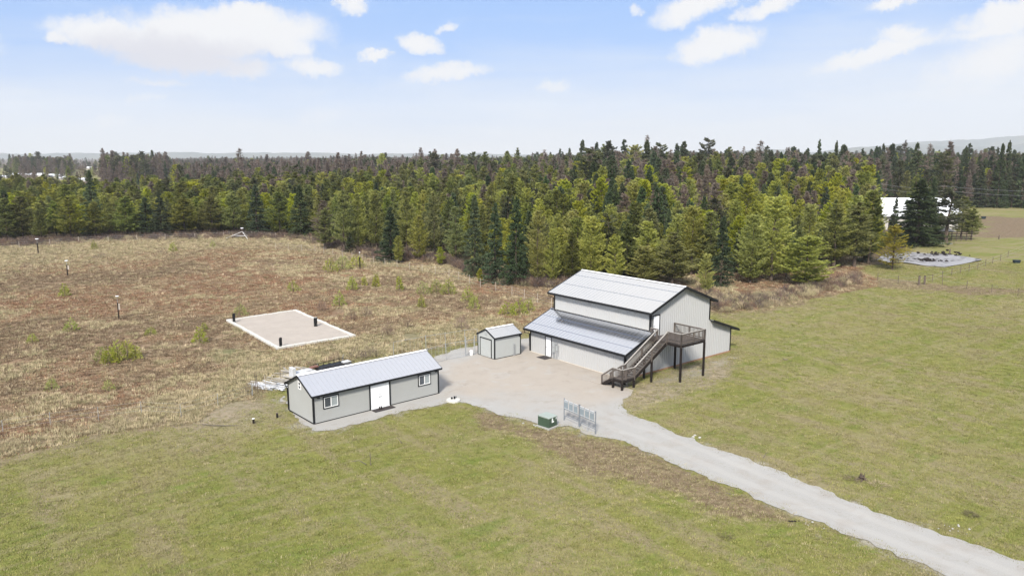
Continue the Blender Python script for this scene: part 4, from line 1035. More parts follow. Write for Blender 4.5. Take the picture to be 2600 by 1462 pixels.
# ------------------------------------------------------------------ stair and raised deck at the gable
st = empty('outdoor_stairs', (BX, BY, 0), BT, 'weathered wooden stairway with landing and raised railed deck against the barn gable', 'stairs')
DU0, DU1, DV0, DZ = 3.37, 6.95, -3.80, 3.60
LU0, LU1, LV0, LV1, LZ = -2.71, -1.12, -2.14, -.98, .97
mb = MB()
for k in range(26):
    v = DV0 + k * (3.70 / 26); mb.box(DU0, DU1, v + .004, v + 3.70 / 26 - .004, DZ - .045, DZ)
part(mb, 'deck_floor', M['tread'], st)
mb = MB()
for k in range(8):
    v = LV0 + k * ((LV1 - LV0) / 8); mb.box(LU0, LU1, v + .004, v + (LV1 - LV0) / 8 - .004, LZ - .045, LZ)
part(mb, 'landing_floor', M['tread'], st)
for p, q in (((DU0, DV0 - .03, DZ - .17), (DU1, DV0 - .03, DZ - .17)), ((DU0 - .03, DV0, DZ - .17), (DU0 - .03, -.08, DZ - .17)), ((DU1 + .03, DV0, DZ - .17), (DU1 + .03, -.08, DZ - .17)), ((DU0, -1.9, DZ - .17), (DU1, -1.9, DZ - .17)),
             ((LU0, LV0 - .03, LZ - .16), (LU1, LV0 - .03, LZ - .16)), ((LU0 - .03, LV0, LZ - .16), (LU0 - .03, LV1, LZ - .16)), ((LU0, LV1 + .03, LZ - .16), (LU1, LV1 + .03, LZ - .16))):
    mb = MB(); mb.beam(p, q, .05, .24); part(mb, 'beam', M['stain'], st)
for u, v, z1 in ((DU0 + .02, DV0 - .02, DZ - .3), (DU1 - .08, DV0 - .02, DZ - .3), (DU1 - .2, -.5, DZ - .3), (1.30, -2.12, 2.15), (1.72, -.86, 2.35), (LU0, LV0, LZ - .28), (LU1 - .03, LV0, LZ - .28), (LU0, LV1 - .05, LZ - .28), (LU1 - .03, LV1 - .05, LZ - .28)):
    mb = MB(); mb.box(u - .085, u + .085, v - .085, v + .085, -.35, z1); part(mb, 'post', M['stain'], st, bevel=.008)
# main flight
nst = 14
for i in range(nst):
    u = LU1 + (i + .5) * (DU0 - LU1) / nst; z = LZ + (i + 1) * (DZ - LZ) / (nst + 1)
    mb = MB(); mb.box(u - .15, u + .13, LV0 + .06, LV1 - .02, z - .045, z); part(mb, 'tread', M['tread'], st)
for v in (LV0 + .03, LV1 + .01):
    mb = MB(); mb.beam((LU1 - .05, v, LZ - .22), (DU0 - .02, v, DZ - .24), .05, .30, (0, 0, 1)); part(mb, 'stringer', M['stain'], st)
# short lower flight, going down towards the yard at the barn corner
ns2 = 5
for i in range(ns2):
    v = LV1 + .05 + (i + .5) * .26; z = LZ - (i + 1) * LZ / (ns2 + 1)
    mb = MB(); mb.box(LU0 + .02, LU0 + 1.10, v - .14, v + .14, z - .045, z); part(mb, 'tread', M['rail_cap'], st)
    mb = MB(); mb.box(LU0 + .03, LU0 + 1.08, v - .13, v - .11, z - .20, z - .046); part(mb, 'riser', M['tread'], st)
for u in (LU0 - .01, LU0 + 1.13):
    mb = MB(); mb.beam((u, LV1, LZ - .16), (u, LV1 + 1.40, -.02), .05, .26, (0, 0, 1)); part(mb, 'stringer', M['red_brown'] if u > -2 else M['stain'], st)
def railing(p, q, h=.98, step=.15, posts=(0, 1), zig=0):
    """top cap, bottom rail, upright balusters and end posts between two floor points"""
    p, q = Vector(p), Vector(q); L = (q - p).length; n = max(2, int(((q - p).xy.length) / step)); up = Vector((0, 0, 1))
    mb = MB(); mb.cur = 0
    r0 = part(MB().beam(p + up * h, q + up * h, .14, .04), 'railing', M['rail_cap'], st)
    mb = MB(); mb.beam(p + up * (h - .09), q + up * (h - .09), .04, .09); mb.beam(p + up * .10, q + up * .10, .04, .09)
    for i in range(1, n):
        b = p + (q - p) * (i / n)
        w = .017; mb.box(b.x - w, b.x + w, b.y - w, b.y + w, b.z + .10, b.z + h - .09)
    for t in posts:
        b = p + (q - p) * t; mb.box(b.x - .05, b.x + .05, b.y - .05, b.y + .05, b.z - .32, b.z + h - .02)
    part(mb, 'balusters', M['rail_wood'], r0)
railing((DU0, DV0, DZ), (DU1, DV0, DZ), 1.0, posts=(0, .5, 1))
railing((DU1, DV0, DZ), (DU1, -.12, DZ), 1.0, posts=(0, .5, 1))
railing((DU0, DV0, DZ), (DU0, LV0 - .05, DZ), 1.0)
railing((DU0 + .05, LV1 + .02, DZ), (DU0 + .05, -.12, DZ), 1.0)
railing((LU1 + .02, LV0 - .03, LZ), (DU0 - .02, LV0 - .03, DZ), .95, .15, (0, .52, 1))
railing((LU1 + .02, LV1 + .03, LZ), (DU0 - .02, LV1 + .03, DZ), .95, .15, (0, .52, 1))
railing((LU0, LV0, LZ), (LU1, LV0, LZ), .95, posts=(0, .3, 1))
railing((LU0, LV0, LZ), (LU0, LV1, LZ), .95, posts=(0, 1))
railing((LU0, LV1, LZ), (LU0, LV1 + 1.36, 0), .95, posts=(1,))
railing((LU0 + 1.15, LV1 + .02, LZ), (LU1, LV1 + .02, LZ), .95, posts=(0,))
railing((LU0 + 1.15, LV1, LZ), (LU0 + 1.15, LV1 + 1.36, 0), .95, posts=(1,))
mb = MB(); mb.box(-2.95, -1.35, .45, 1.7, .04, .065)
o = mb.build('door_mat', M['gravel']); o.location = (BX, BY, 0); o.rotation_euler.z = BT; tag(o, 'thin grey slab on the gravel at the foot of the wooden stairs', 'slab'); o.name = 'step_slab'

# ------------------------------------------------------------------ long shed with two windows and a double door
SX, SY, ST = -15.567, 56.479, .7173
SL_, SW_, SH_, SR_, SE_ = 12.03, 4.44, 2.42, 3.49, .17
shed = empty('long_shed', (SX, SY, 0), ST, 'long low grey shed with white double door and two black-framed windows', 'shed')
pr = [(0, .06), (0, SH_), (SW_ / 2, SR_), (SW_, SH_), (SW_, .06)]
for u0, u1 in ((0, .08), (SL_ - .08, SL_)):
    mb = MB(); mb.prism(pr, 'x', u0, u1); part(mb, 'wall', M['shed_wall'], shed)
for v0, v1 in ((0, .08), (SW_ - .08, SW_)):
    mb = MB(); mb.box(.08, SL_ - .08, v0, v1, .06, SH_); part(mb, 'wall', M['shed_wall'], shed)
def gable_roof(par, Lx, Wy, H, Rz, e, o, rib, mat, seam=.03):
    ss = (Rz - H) / (Wy / 2)
    for sgn in (-1, 1):
        y0 = Wy / 2; y1 = -e if sgn < 0 else Wy + e; z0 = Rz + .07; z1 = H - e * ss + .07
        d = Vector((0, y1 - y0, z1 - z0)); L = d.length; d.normalize(); n = Vector((0, -d.z, d.y)); n = n if n.z > 0 else -n
        P = lambda s, x, h: Vector((x, y0, z0)) + d * s + n * h
        mb = MB()
        def slab(s0, s1, a, b, h0, h1):
            mb.add([P(s0, a, h0), P(s1, a, h0), P(s1, b, h0), P(s0, b, h0), P(s0, a, h1), P(s1, a, h1), P(s1, b, h1), P(s0, b, h1)],
                   [(0, 3, 2, 1), (4, 5, 6, 7), (0, 1, 5, 4), (1, 2, 6, 5), (2, 3, 7, 6), (3, 0, 4, 7)])
        slab(0, L, -o, Lx + o, -.05, 0)
        k = int((Lx + 2 * o) / rib)
        for i in range(k + 1):
            x = -o + .03 + i * (Lx + 2 * o - .06) / k; slab(.02, L - .01, x - .02, x + .02, .001, seam)
        part(mb, 'roof', mat, par)
        mb = MB(); mb.box(-o - .02, Lx + o + .02, min(y1, y1 + sgn * .06), max(y1, y1 + sgn * .06), z1 - .14, z1 + .012); part(mb, 'fascia', M['black'], par)
        for x in (-o - .022, Lx + o + .022):
            mb = MB(); mb.beam((x, y0, z0 - .055), (x, y1, z1 - .055), .035, .14, (0, 0, 1)); part(mb, 'rake_board', M['black'], par)
    mb = MB(); mb.prism([(Wy / 2 - .15, Rz + .055), (Wy / 2, Rz + .125), (Wy / 2 + .15, Rz + .055), (Wy / 2, Rz + .09)], 'x', -o - .01, Lx + o + .01); part(mb, 'ridge_cap', M['white'], par)
gable_roof(shed, SL_, SW_, SH_, SR_, .22, .20, .40, M['roof_shed'])
def ctr(par, x, y, h, w=.11, p=.025):
    mb = MB(); sx = 1 if x < 1 else -1; sy = 1 if y < 1 else -1
    mb.box(min(x - sx * p, x + sx * w), max(x - sx * p, x + sx * w), min(y - sy * p, y + sy * w), max(y - sy * p, y + sy * w), .05, h); part(mb, 'corner_trim', M['black'], par)
for x in (0, SL_):
    for y in (0, SW_): ctr(shed, x, y, SH_ + .02)
mb = MB(); mb.box(.12, SL_ - .12, -.02, .0, .02, .10); part(mb, 'skirting', M['black'], shed)
mb = MB(); mb.box(-.03, -.005, .12, SW_ - .12, .0, .13); part(mb, 'skirting', M['black'], shed)
mb = MB(); mb.box(.02, SL_ - .02, .02, SW_ - .02, -.1, .06); part(mb, 'floor', M['tread'], shed)
def window(par, u0, u1, z0, z1):
    mb = MB(); w = .085
    for a, b, c, d in ((u0 - w, u1 + w, z1, z1 + w), (u0 - w, u1 + w, z0 - w, z0), (u0 - w, u0, z0, z1), (u1, u1 + w, z0, z1)): mb.box(a, b, -.045, .0, c, d)
    fr = part(mb, 'window', M['black'], par)
    mb = MB(); t = .05
    for a, b, c, d in ((u0, u1, z1 - t, z1), (u0, u1, z0, z0 + t), (u0, u0 + t, z0 + t, z1 - t), (u1 - t, u1, z0 + t, z1 - t), ((u0 + u1) / 2 - .035, (u0 + u1) / 2 + .035, z0 + t, z1 - t)): mb.box(a, b, -.06, .0, c, d)
    part(mb, 'sash', M['white_vinyl'], fr)
    mb = MB(); mb.box(u0 + t, (u0 + u1) / 2 - .035, -.028, -.004, z0 + t, z1 - t); part(mb, 'pane', M['glass'], fr)
    mb = MB(); mb.box((u0 + u1) / 2 + .035, u1 - t, -.022, -.004, z0 + t, z1 - t); part(mb, 'pane', M['blind'], fr)
window(shed, .93, 2.14, 1.17, 2.02); window(shed, 9.92, 11.08, 1.18, 2.04)
dr_ = empty('x', (0, 0, 0)); bpy.data.objects.remove(dr_)
for a, b in ((5.12, 6.0), (6.01, 6.89)):
    mb = MB(); mb.box(a, b, -.05, .0, .16, 2.12); d = part(mb, 'door', M['white'], shed, bevel=.004)
    mb = MB(); kx = 5.93 if a < 5.5 else 6.08
    mb.tube([(kx, -.05, 1.05), (kx, -.10, 1.05)], .03, 8); mb.tube([(kx, -.05, 1.24), (kx, -.07, 1.24)], .025, 8); part(mb, 'handle', M['black'], d)
mb = MB()
for a, b, c, d in ((5.00, 5.12, .10, 2.14), (6.89, 7.03, .10, 2.14), (5.00, 7.03, 2.14, 2.26)): mb.box(a, b, -.06, .0, c, d)
part(mb, 'door_frame', M['black'], shed)
mb = MB(); mb.box(5.12, 6.89, -.10, .0, .09, .15); part(mb, 'door_sill', M['white'], shed)
for x in (.35, SL_ - .42):
    mb = MB(); mb.box(x, x + .16, -.05, .0, 2.10, 2.24); mb.tube([(x + .05, -.05, 2.17), (x + .02, -.16, 2.12)], [.03, .055], 8); mb.tube([(x + .13, -.05, 2.17), (x + .17, -.16, 2.12)], [.03, .055], 8)
    part(mb, 'flood_light', M['black'], shed)
mb = MB()
for y0, y1, z0, z1 in ((1.98, 2.46, 2.38, 2.45), (1.98, 2.46, 2.96, 3.03), (1.98, 2.05, 2.45, 2.96), (2.39, 2.46, 2.45, 2.96), (2.05, 2.39, 2.67, 2.73)): mb.box(-.045, 0, y0, y1, z0, z1)
vn = part(mb, 'gable_vent', M['white_vinyl'], shed); mb = MB(); mb.box(-.012, 0, 2.05, 2.39, 2.45, 2.96); part(mb, 'pane', M['glass'], vn)
mb = MB(); mb.tube([(-.12, SW_ + .22, 2.30), (-.12, SW_ + .22, 2.15), (-.08, SW_ + .0, 1.95), (-.08, SW_ - .05, .15)], .045, 8); part(mb, 'downspout', M['black'], shed)
mb = MB(); mb.box(5.10, 7.05, -.78, -.16, .045, .07)
o = mb.build('door_mat', M['mat_rubber']); o.location = (SX, SY, 0); o.rotation_euler.z = ST; tag(o, 'long black rubber mat in front of the white double door', 'door mat')
mb = MB()
for k in range(2):
    mb.tube([(5.72 + k * .17, -.42, .10), (5.80 + k * .17, -.24, .10)], [.05, .045], 8); mb.tube([(5.79 + k * .17, -.26, .1), (5.79 + k * .17, -.26, .26)], [.05, .055], 8)
o = mb.build('boots', M['stain']); o.location = (SX, SY, 0); o.rotation_euler.z = ST; tag(o, 'pair of dark boots standing on the long black mat', 'boots')

# ------------------------------------------------------------------ small shed
MX, MY, MT = -1.8055, 75.745, .6904
ML, MW, MH, MR = 3.54, 2.86, 2.30, 2.98
ms = empty('small_shed', (MX, MY, 0), MT, 'little pale grey shed with black edges and braced double door beside the gate', 'shed')
pr = [(0, .05), (0, MH), (MW / 2, MR), (MW, MH), (MW, .05)]
for u0, u1 in ((0, .06), (ML - .06, ML)):
    mb = MB(); mb.prism(pr, 'x', u0, u1); part(mb, 'wall', M['small_shed_wall'], ms)
for v0, v1 in ((0, .06), (MW - .06, MW)):
    mb = MB(); mb.box(.06, ML - .06, v0, v1, .05, MH); part(mb, 'wall', M['small_shed_wall'], ms)
gable_roof(ms, ML, MW, MH, MR, .10, .06, .27, M['roof'], .022)
for x in (0, ML):
    for y in (0, MW): ctr(ms, x, y, MH, .09)
mb = MB(); mb.box(.0, ML, -.028, .0, .0, .10); mb.box(-.028, 0, 0, MW, .0, .08); part(mb, 'skirting', M['black'], ms)
for a, b, s in ((.56, 1.455, 1), (1.465, 2.36, -1)):
    mb = MB(); mb.box(-.03, 0, a, b, .07, 1.95)
    y0, y1 = (a, b)
    for (p, q) in (((a + .04, .12), (b - .04, .12)), ((a + .04, 1.0), (b - .04, 1.0)), ((a + .04, 1.9), (b - .04, 1.9))): mb.beam((-.038, p[0], p[1]), (-.038, q[0], q[1]), .016, .07)
    mb.beam((-.038, a + .05, .14), (-.038, b - .05, .95), .016, .06) if s < 0 else mb.beam((-.038, b - .05, .95), (-.038, a + .05, .14), .016, .06)
    part(mb, 'door', M['small_shed_wall'], ms)
mb = MB()
for a, b, c, d in ((.46, .56, .05, 2.02), (2.36, 2.46, .05, 2.02), (.46, 2.46, 1.95, 2.05)): mb.box(-.055, 0, a, b, c, d)
part(mb, 'door_frame', M['black'], ms)
mb = MB(); mb.box(-.05, 0, 1.28, 1.58, 2.42, 2.66); part(mb, 'gable_vent', M['grey_box'], ms)
mb = MB()
for u, z1 in ((2.52, 1.25), (2.60, 1.05), (2.72, 1.22)): mb.tube([(u, -.06, -.05), (u, -.06, z1)], .03, 6)
mb.tube([(2.52, -.06, 1.25), (2.55, -.10, 1.33), (2.60, -.12, 1.27)], .03, 6); part(mb, 'conduit', M['galv'], ms)
mb = MB(); mb.box(ML - .25, ML - .10, -.12, .0, 2.02, 2.16); part(mb, 'flood_light', M['black'], ms)

# ------------------------------------------------------------------ white-framed plot with stand pipes
PC = [Vector((*gp(*p), 0)) for p in [(579.5, 816), (750, 791), (897, 855), (706, 886.5)]]
plot = empty('framed_plot', ((PC[0] + PC[2]) / 2)[:], 0, 'low rectangular plot of raked sand framed with whitish blocks in the rough field', 'plot'); c0 = (PC[0] + PC[2]) / 2
mb = MB(); q = [p - c0 for p in PC]; mb.add([(p.x, p.y, -.3) for p in q] + [(p.x, p.y, .16) for p in q], [(4, 5, 6, 7), (0, 1, 5, 4), (1, 2, 6, 5), (2, 3, 7, 6), (3, 0, 4, 7)]); part(mb, 'sand_bed', M['plot_sand'], plot)
for i in range(4):
    a, b = q[i], q[(i + 1) % 4]; L = (b - a).length; d = (b - a).normalized(); mb = MB(); n = int(L / .62)
    for k in range(n):
        s0, s1 = -.18 + k * (L + .36) / n, -.18 + (k + 1) * (L + .36) / n - .012
        off = Vector((random.uniform(-.04, .04), random.uniform(-.04, .04), random.uniform(-.025, .02)))
        w = .40 + random.uniform(-.05, .05)
        mb.beam(a + d * s0 + off + Vector((0, 0, .09)), a + d * s1 + off + Vector((0, 0, .09)), w, .34)
    part(mb, 'border', M['border_block'], plot, bevel=.03)
for (bx_, by_, ty, r_, lb) in ((594.5, 818, 798, .155, 'black stand pipe at the left corner of the framed plot'), (801.5, 828, 808, .20, 'thick pleated black stand pipe with pale lid at the far side of the framed plot'), (713, 880, 860, .145, 'black stand pipe at the near corner of the framed plot')):
    x, y = gp(bx_, by_, .16); h = ztop(x, y, ty)
    mb = MB(); n = 16; rad = r_
    mb.tube([(0, 0, .02), (0, 0, h * .5), (.03, 0, h - .05), (.03, 0, h)], [rad, rad * .96, rad * 1.02, rad * .9], n)
    for k in range(8):
        t = k * math.pi / 4; mb.tube([(math.cos(t) * rad, math.sin(t) * rad, .03), (math.cos(t) * rad, math.sin(t) * rad, h - .06)], .022, 5)
    o = empty('stand_pipe', (x, y, .1), 0, lb, 'pipe', 'black stand pipes on the framed plot'); part(mb, 'pipe', M['black'], o)
    mb = MB(); mb.tube([(.03, 0, h), (.03, 0, h + .035)], rad * .97, n); part(mb, 'lid', M['concrete'] if r_ > .19 else M['stain'], o)

# ------------------------------------------------------------------ transformer box, panel racks, well cover, short vents
tx = empty('transformer_box', (2.83, 55.37, 0), .81, 'dark green steel utility box with painted sky sheen on its lid on a concrete pad by the drive', 'utility box')
mb = MB(); mb.box(-.10, 1.10, -.10, 1.24, -.1, .13); part(mb, 'concrete_pad', M['concrete'], tx, bevel=.02)
mb = MB(); mb.box(0, 1.0, 0, 1.12, .13, .86); part(mb, 'cabinet', M['green_steel'], tx, bevel=.015)
mb = MB(); mb.prism([(-.02, .86), (1.02, .86), (1.02, .94), (.98, .965), (.02, .93), (-.02, .91)], 'x', -.02, 1.02); l_ = part(mb, 'lid', M['green_lid_sheen'], tx, bevel=.012); l_.scale = (1, 1.12, 1)
mb = MB(); mb.box(.36, .50, -.012, -.002, .60, .80); mb.box(.36, .60, -.012, -.002, .48, .60); mb.box(.42, .46, -.012, -.002, .80, .85); part(mb, 'sticker', M['sticker'], tx)
mb = MB(); mb.box(.84, .90, -.012, -.002, .66, .84); part(mb, 'sticker', M['sticker'], tx)
RA, RB_ = Vector((4.16, 57.49, 0)), Vector((6.33, 54.37, 0)); rd = (RB_ - RA); rL = rd.length; rt = math.atan2(rd.y, rd.x)
M['panel'] = weather('panel_sheet', (.24, .28, .31), .35, .1, .08, 3)
for k, (s0, lb) in enumerate(((0.0, 'left of two joined pipe racks carrying grey panels, next to the green utility box'), (rL / 2 + .04, 'right of two joined pipe racks carrying grey panels, closer to the drive'))):
    o = empty('panel_rack', (RA + rd.normalized() * s0)[:], rt, lb, 'rack', 'pipe racks with panels by the drive'); Lr = rL / 2 - .06
    for x in (0, Lr):
        mb = MB(); mb.tube([(x, 0, -.2), (x, 0, 1.86)], .04, 8); part(mb, 'post', M['rack_steel'], o)
    for z in (1.72, .98, .42):
        mb = MB(); mb.tube([(0, 0, z), (Lr, 0, z)], .024, 6); part(mb, 'crossbar', M['rack_steel'], o)
    for j in range(3):
        x0 = .06 + j * (Lr - .08) / 3; x1 = x0 + (Lr - .08) / 3 - .14
        mb = MB(); mb.box(x0, x1, -.045, -.025, 1.0, 1.70); pn = part(mb, 'panel', M['panel'], o)
        mb = MB(); mb.box(x0, x1, -.058, -.046, 1.60, 1.64); mb.box(x0, x1, -.058, -.046, 1.06, 1.10); mb.box(x0, x1, -.05, -.02, 1.702, 1.78); part(mb, 'strip', M['scrap_white'] if j < 5 else M['galv'], pn)
x, y = gp(1492, 1096); mb = MB(); mb.box(-.02, .02, -.02, .02, -.1, .95); o = mb.build('stake', M['galv']); o.location = (x, y, 0); tag(o, 'thin grey stake standing before the right panel rack', 'stake')
wl = empty('well_cover', (-5.06, 62.33, 0), .3, 'round concrete well cover with black fittings where the lawn meets the yard', 'well cover')
mb = MB(); mb.tube([(0, 0, -.1), (0, 0, .16), (0, 0, .20)], [.62, .60, .52], 20); part(mb, 'slab', M['border_block'], wl)
mb = MB(); mb.tube([(.1, 0, .2), (.1, 0, .42)], .08, 8); mb.tube([(-.12, .05, .2), (-.12, .05, .34)], .09, 8); mb.tube([(.1, 0, .36), (.32, 0, .36)], .04, 6); part(mb, 'fitting', M['black'], wl)
for px_, py_, lb in ((644, 1074, 'short dark vent pipe with white cap in the lawn, left one'), (704, 1060, 'short dark vent pipe in the lawn nearer the long shed')):
    x, y = gp(px_, py_); o = empty('vent_pipe', (x, y, 0), 0, lb, 'pipe', 'short vent pipes left of the long shed')
    mb = MB(); mb.tube([(0, 0, -.1), (0, 0, .36)], .085, 12); part(mb, 'pipe', M['stain'], o)
    mb = MB(); mb.tube([(0, 0, .36), (0, 0, .40)], .11, 12); part(mb, 'cap', M['white_vinyl'] if px_ < 680 else M['post_wood'], o)

# ------------------------------------------------------------------ fences
def wire_fence(name, label, pts, h, mat, wires, wr=.006, cat='fence', pr=.03, mesh=0, extra=None):
    """posts at the given ground points, joined by wires; each post is a part"""
    o = empty(name, (pts[0][0], pts[0][1], 0), 0, label, cat)
    L = [Vector((p[0] - pts[0][0], p[1] - pts[0][1], 0)) for p in pts]
    for p in L:
        hh = h * random.uniform(.93, 1.07); lean = Vector((random.uniform(-.03, .03), random.uniform(-.03, .03), 0))
        mb = MB(); mb.tube([p - Vector((0, 0, .2)), p + lean + Vector((0, 0, hh))], pr, 6); part(mb, 'post', mat, o)
    if wires:
        mb = MB()
        for z in wires:
            for a, b in zip(L[:-1], L[1:]): mb.beam(a + Vector((0, 0, z)), b + Vector((0, 0, z)), wr * 2, wr * 2)
        if mesh:
            for a, b in zip(L[:-1], L[1:]):
                n = int((b - a).length / mesh)
                for i in range(n): c_ = a + (b - a) * (i / n); mb.beam(c_ + Vector((0, 0, .03)), c_ + Vector((0, 0, h * .97)), wr, wr)
        part(mb, 'wire_mesh' if mesh else 'wires', M['galv'], o)
    return o
def pxline(P, step):
    W_ = [Vector((*gp(*p), 0)) for p in P]; out = [W_[0]]
    for a, b in zip(W_[:-1], W_[1:]):
        n = max(1, round((b - a).length / step)); out += [a + (b - a) * (i / n) for i in range(1, n + 1)]
    return [(p.x, p.y) for p in out]
wire_fence('wire_fence', 'long thin post and wire fence along the far wood edge, left side', pxline([(-60, 640), (50, 630), (200, 617), (420, 609), (640, 601), (700, 606)], 6.2), 1.5, M['pale_post'], (.4, .9, 1.35), .01, pr=.05)
wire_fence('wire_fence', 'pale post and wire fence crossing the rough field towards the barn', pxline([(700, 632), (800, 640), (920, 663), (1040, 684), (1140, 702), (1220, 728), (1300, 748), (1400, 782)], 3.9), 1.45, M['pale_post'], (.3, .75, 1.2), .007, pr=.035)
wire_fence('wire_fence', 'low wire fence in the dry grass at the lower left of the rough field', pxline([(-110, 1225), (8, 1098), (128, 1080), (250, 1064), (360, 1050), (460, 1055), (640, 1006)], 3.6), 1.05, M['galv'], (.3, .65, 1.0), .004, pr=.022)
wire_fence('wire_fence', 'dark stake fence running from the barn strip across the right pasture', pxline([(2228, 712), (2280, 720), (2332, 722), (2367, 716), (2392, 707), (2416, 700), (2438, 695), (2460, 690), (2482, 684), (2502, 676), (2520, 669), (2540, 662), (2559, 653), (2620, 628)], 20), 1.35, M['post_wood'], (.5, 1.1), .006, pr=.05)
wire_fence('wire_fence', 'sparse dark stakes across the lower right pasture', [gp(2392, 727), gp(2454, 733), gp(2518, 741), gp(2584, 752), gp(2650, 764)], 1.25, M['post_wood'], (.9,), .005, pr=.04)
for px_, lb in ((2333, 'left one of two thick dark gate posts in the right pasture'), (2347, 'right one of two thick dark gate posts in the right pasture')):
    x, y = gp(px_, 722); o = empty('gate_post', (x, y, 0), 0, lb, 'post', 'thick gate posts in the right pasture'); mb = MB(); mb.tube([(0, 0, -.3), (0, 0, 1.42)], .16, 10); part(mb, 'shaft', M['post_wood'], o)
    mb = MB(); mb.tube([(0, 0, 1.42), (0, 0, 1.48)], [.165, .10], 10); part(mb, 'cap', M['stain'], o)
for px_, py_, h, lb in ((2079, 700, 1.25, 'thick dark post at the corner of the wood by the brown strip'), (2411, 647, 1.3, 'dark post behind the grey tarpaulin'), (2536, 608, 1.1, 'single dark stake in the right pasture before the tan paddock')):
    x, y = gp(px_, py_); mb = MB(); mb.tube([(0, 0, -.3), (.01, .01, h * .7), (.03, 0, h)], [.15, .15, .12], 9); o = mb.build('fence_post', M['post_wood']); o.location = (x, y, 0); tag(o, lb, 'post')
# chain link fence with gate between the sheds
A_ = gp(1055, 955); cl = [gp(1085, 930), gp(1133, 912.5), gp(1181.5, 905)]
wire_fence('chain_link_fence', 'silvery chain link fence from the long shed to the gate', [gp(1040, 945), gp(1087, 928), gp(1133, 914), gp(1181.5, 905)], 1.75, M['galv'], (.06, 1.72), .012, pr=.03, mesh=.5)
o = empty('gate', (*gp(1186, 904.5), 0), 0, 'narrow chain link gate leaf between two tall posts left of the little shed', 'gate'); a = Vector((*gp(1186, 904.5), 0)); b = Vector((*gp(1203, 901), 0)) - a
for p, hh, r_ in ((Vector((-.12, 0, 0)), 2.1, .045), (b + Vector((.1, .05, 0)), 2.1, .04)):
    mb = MB(); mb.tube([p - Vector((0, 0, .1)), p + Vector((0, 0, hh))], r_, 8); part(mb, 'post', M['galv'], o)
mb = MB(); mb.beam(Vector((0, 0, .12)), b + Vector((0, 0, .12)), .035, .035); mb.beam(Vector((0, 0, 1.7)), b + Vector((0, 0, 1.7)), .035, .035); mb.beam((0, 0, .1), (0, 0, 1.7), .035, .035); mb.beam(b + Vector((0, 0, .1)), b + Vector((0, 0, 1.7)), .035, .035); part(mb, 'leaf', M['galv'], o)
wire_fence('chain_link_fence', 'back stretch of chain link fence behind the pale yard between the sheds', [gp(1000, 905), gp(1082, 889), gp(1131, 881), gp(1180, 873), gp(1212, 869)], 1.6, M['galv'], (.06, 1.58), .012, pr=.028, mesh=.5)
x, y = gp(1203, 902); mb = MB(); mb.tube([(0, 0, 0), (0, 0, .45), (0, 0, .5)], [.16, .2, .19], 12); mb.tube([(-.02, 0, .5), (-.02, 0, .56)], .07, 8); o = mb.build('bucket', M['white_vinyl']); o.location = (x - .25, y, .03); tag(o, 'small white bucket at the foot of the gate post', 'bucket')

# ------------------------------------------------------------------ stakes with white tops in the rough field, tripod
for px_, py_, ty, lb in ((302, 811, 752, 'dark stake with white dish top and white box, nearest in the rough field'), (172, 700, 662, 'dark stake with white dish top in the left middle of the rough field'),
                         (97, 643, 607, 'tall dark stake with flat white top at the far left'), (914, 682, 641, 'dark stake with small white top on the fence line beside yellow-green shrubs')):
    x, y = gp(px_, py_); h = ztop(x, y, ty); s = y / 95
    o = empty('marker_stake', (x, y, 0), random.random(), lb, 'stake', 'white-topped stakes in the rough field')
    mb = MB(); mb.tube([(0, 0, -.2), (.02, 0, h * .72)], .075 * s, 7); part(mb, 'shaft', M['stain'], o)
    mb = MB(); mb.tube([(.02, 0, h * .72), (.02, 0, h)], .018 * s, 6); part(mb, 'rod', M['galv'], o)
    mb = MB(); r_ = .22 * s if px_ < 500 else .10 * s
    mb.tube([(.02, 0, h - .05), (.02, 0, h), (.02, 0, h + .05 * s)], [r_ * .5, r_, r_ * .75], 14); part(mb, 'top', M['white'], o)
    if px_ in (302, 172): mb = MB(); mb.box(.06, .24 * s, -.06, .06, h * .42, h * .68); part(mb, 'box', M['pale_post'], o)
x, y = gp(616, 606); tri = empty('tripod', (x, y, 0), 0, 'white three-legged frame with small tank on top before the far trees', 'tripod'); h = ztop(x, y, 588)
for q_ in ((-4.6, -.3, 0), (2.6, -3.2, 0), (1.2, 2.4, 0)):
    mb = MB(); mb.beam((0, 0, h), q_, .07, .07); part(mb, 'leg', M['white_vinyl'], tri)
mb = MB(); mb.beam((-3.2, -.2, h * .32), (.9, 1.6, h * .32), .07, .07); mb.beam((-2.2, -.1, h * .5), (1.2, -1.5, h * .5), .05, .05); part(mb, 'brace', M['white_vinyl'], tri)
mb = MB(); mb.tube([(0, 0, h), (0, 0, h + .75)], .12, 8); part(mb, 'mast', M['post_wood'], tri)
mb = MB(); mb.tube([(0, 0, h + .75), (0, 0, h + .85), (0, 0, h + .98)], [.2, .42, .34], 14); part(mb, 'tank', M['white'], tri)

# ------------------------------------------------------------------ scrap beside the long shed
def pile(name, label, cat, px_, py_, n, Lr, wr, th, mat, ang, spread, hz, seed, par=None):
    r = random.Random(seed); mb = MB()
    for i in range(n):
        a = ang + r.gauss(0, spread); L = r.uniform(*Lr); cx, cy = r.gauss(0, hz[0]), r.gauss(0, hz[1]); z = .05 + abs(r.gauss(0, hz[2])) ; t = r.gauss(0, .06)
        d = Vector((math.cos(a), math.sin(a), t)) * L / 2
        mb.beam(Vector((cx, cy, z)) - d, Vector((cx, cy, z)) + d, r.uniform(*wr), th, (r.gauss(0, .3), r.gauss(0, .3), 1))
    o = mb.build(name, mat); o.location = (*gp(px_, py_), 0); return tag(o, label, cat)
pile('scrap_pile', 'loose heap of white metal and plastic strips left of the long shed', 'scrap', 690, 984, 46, (1.2, 2.6), (.06, .22), .03, M['scrap_white'], -.5, .35, (.55, .45, .16), 3)
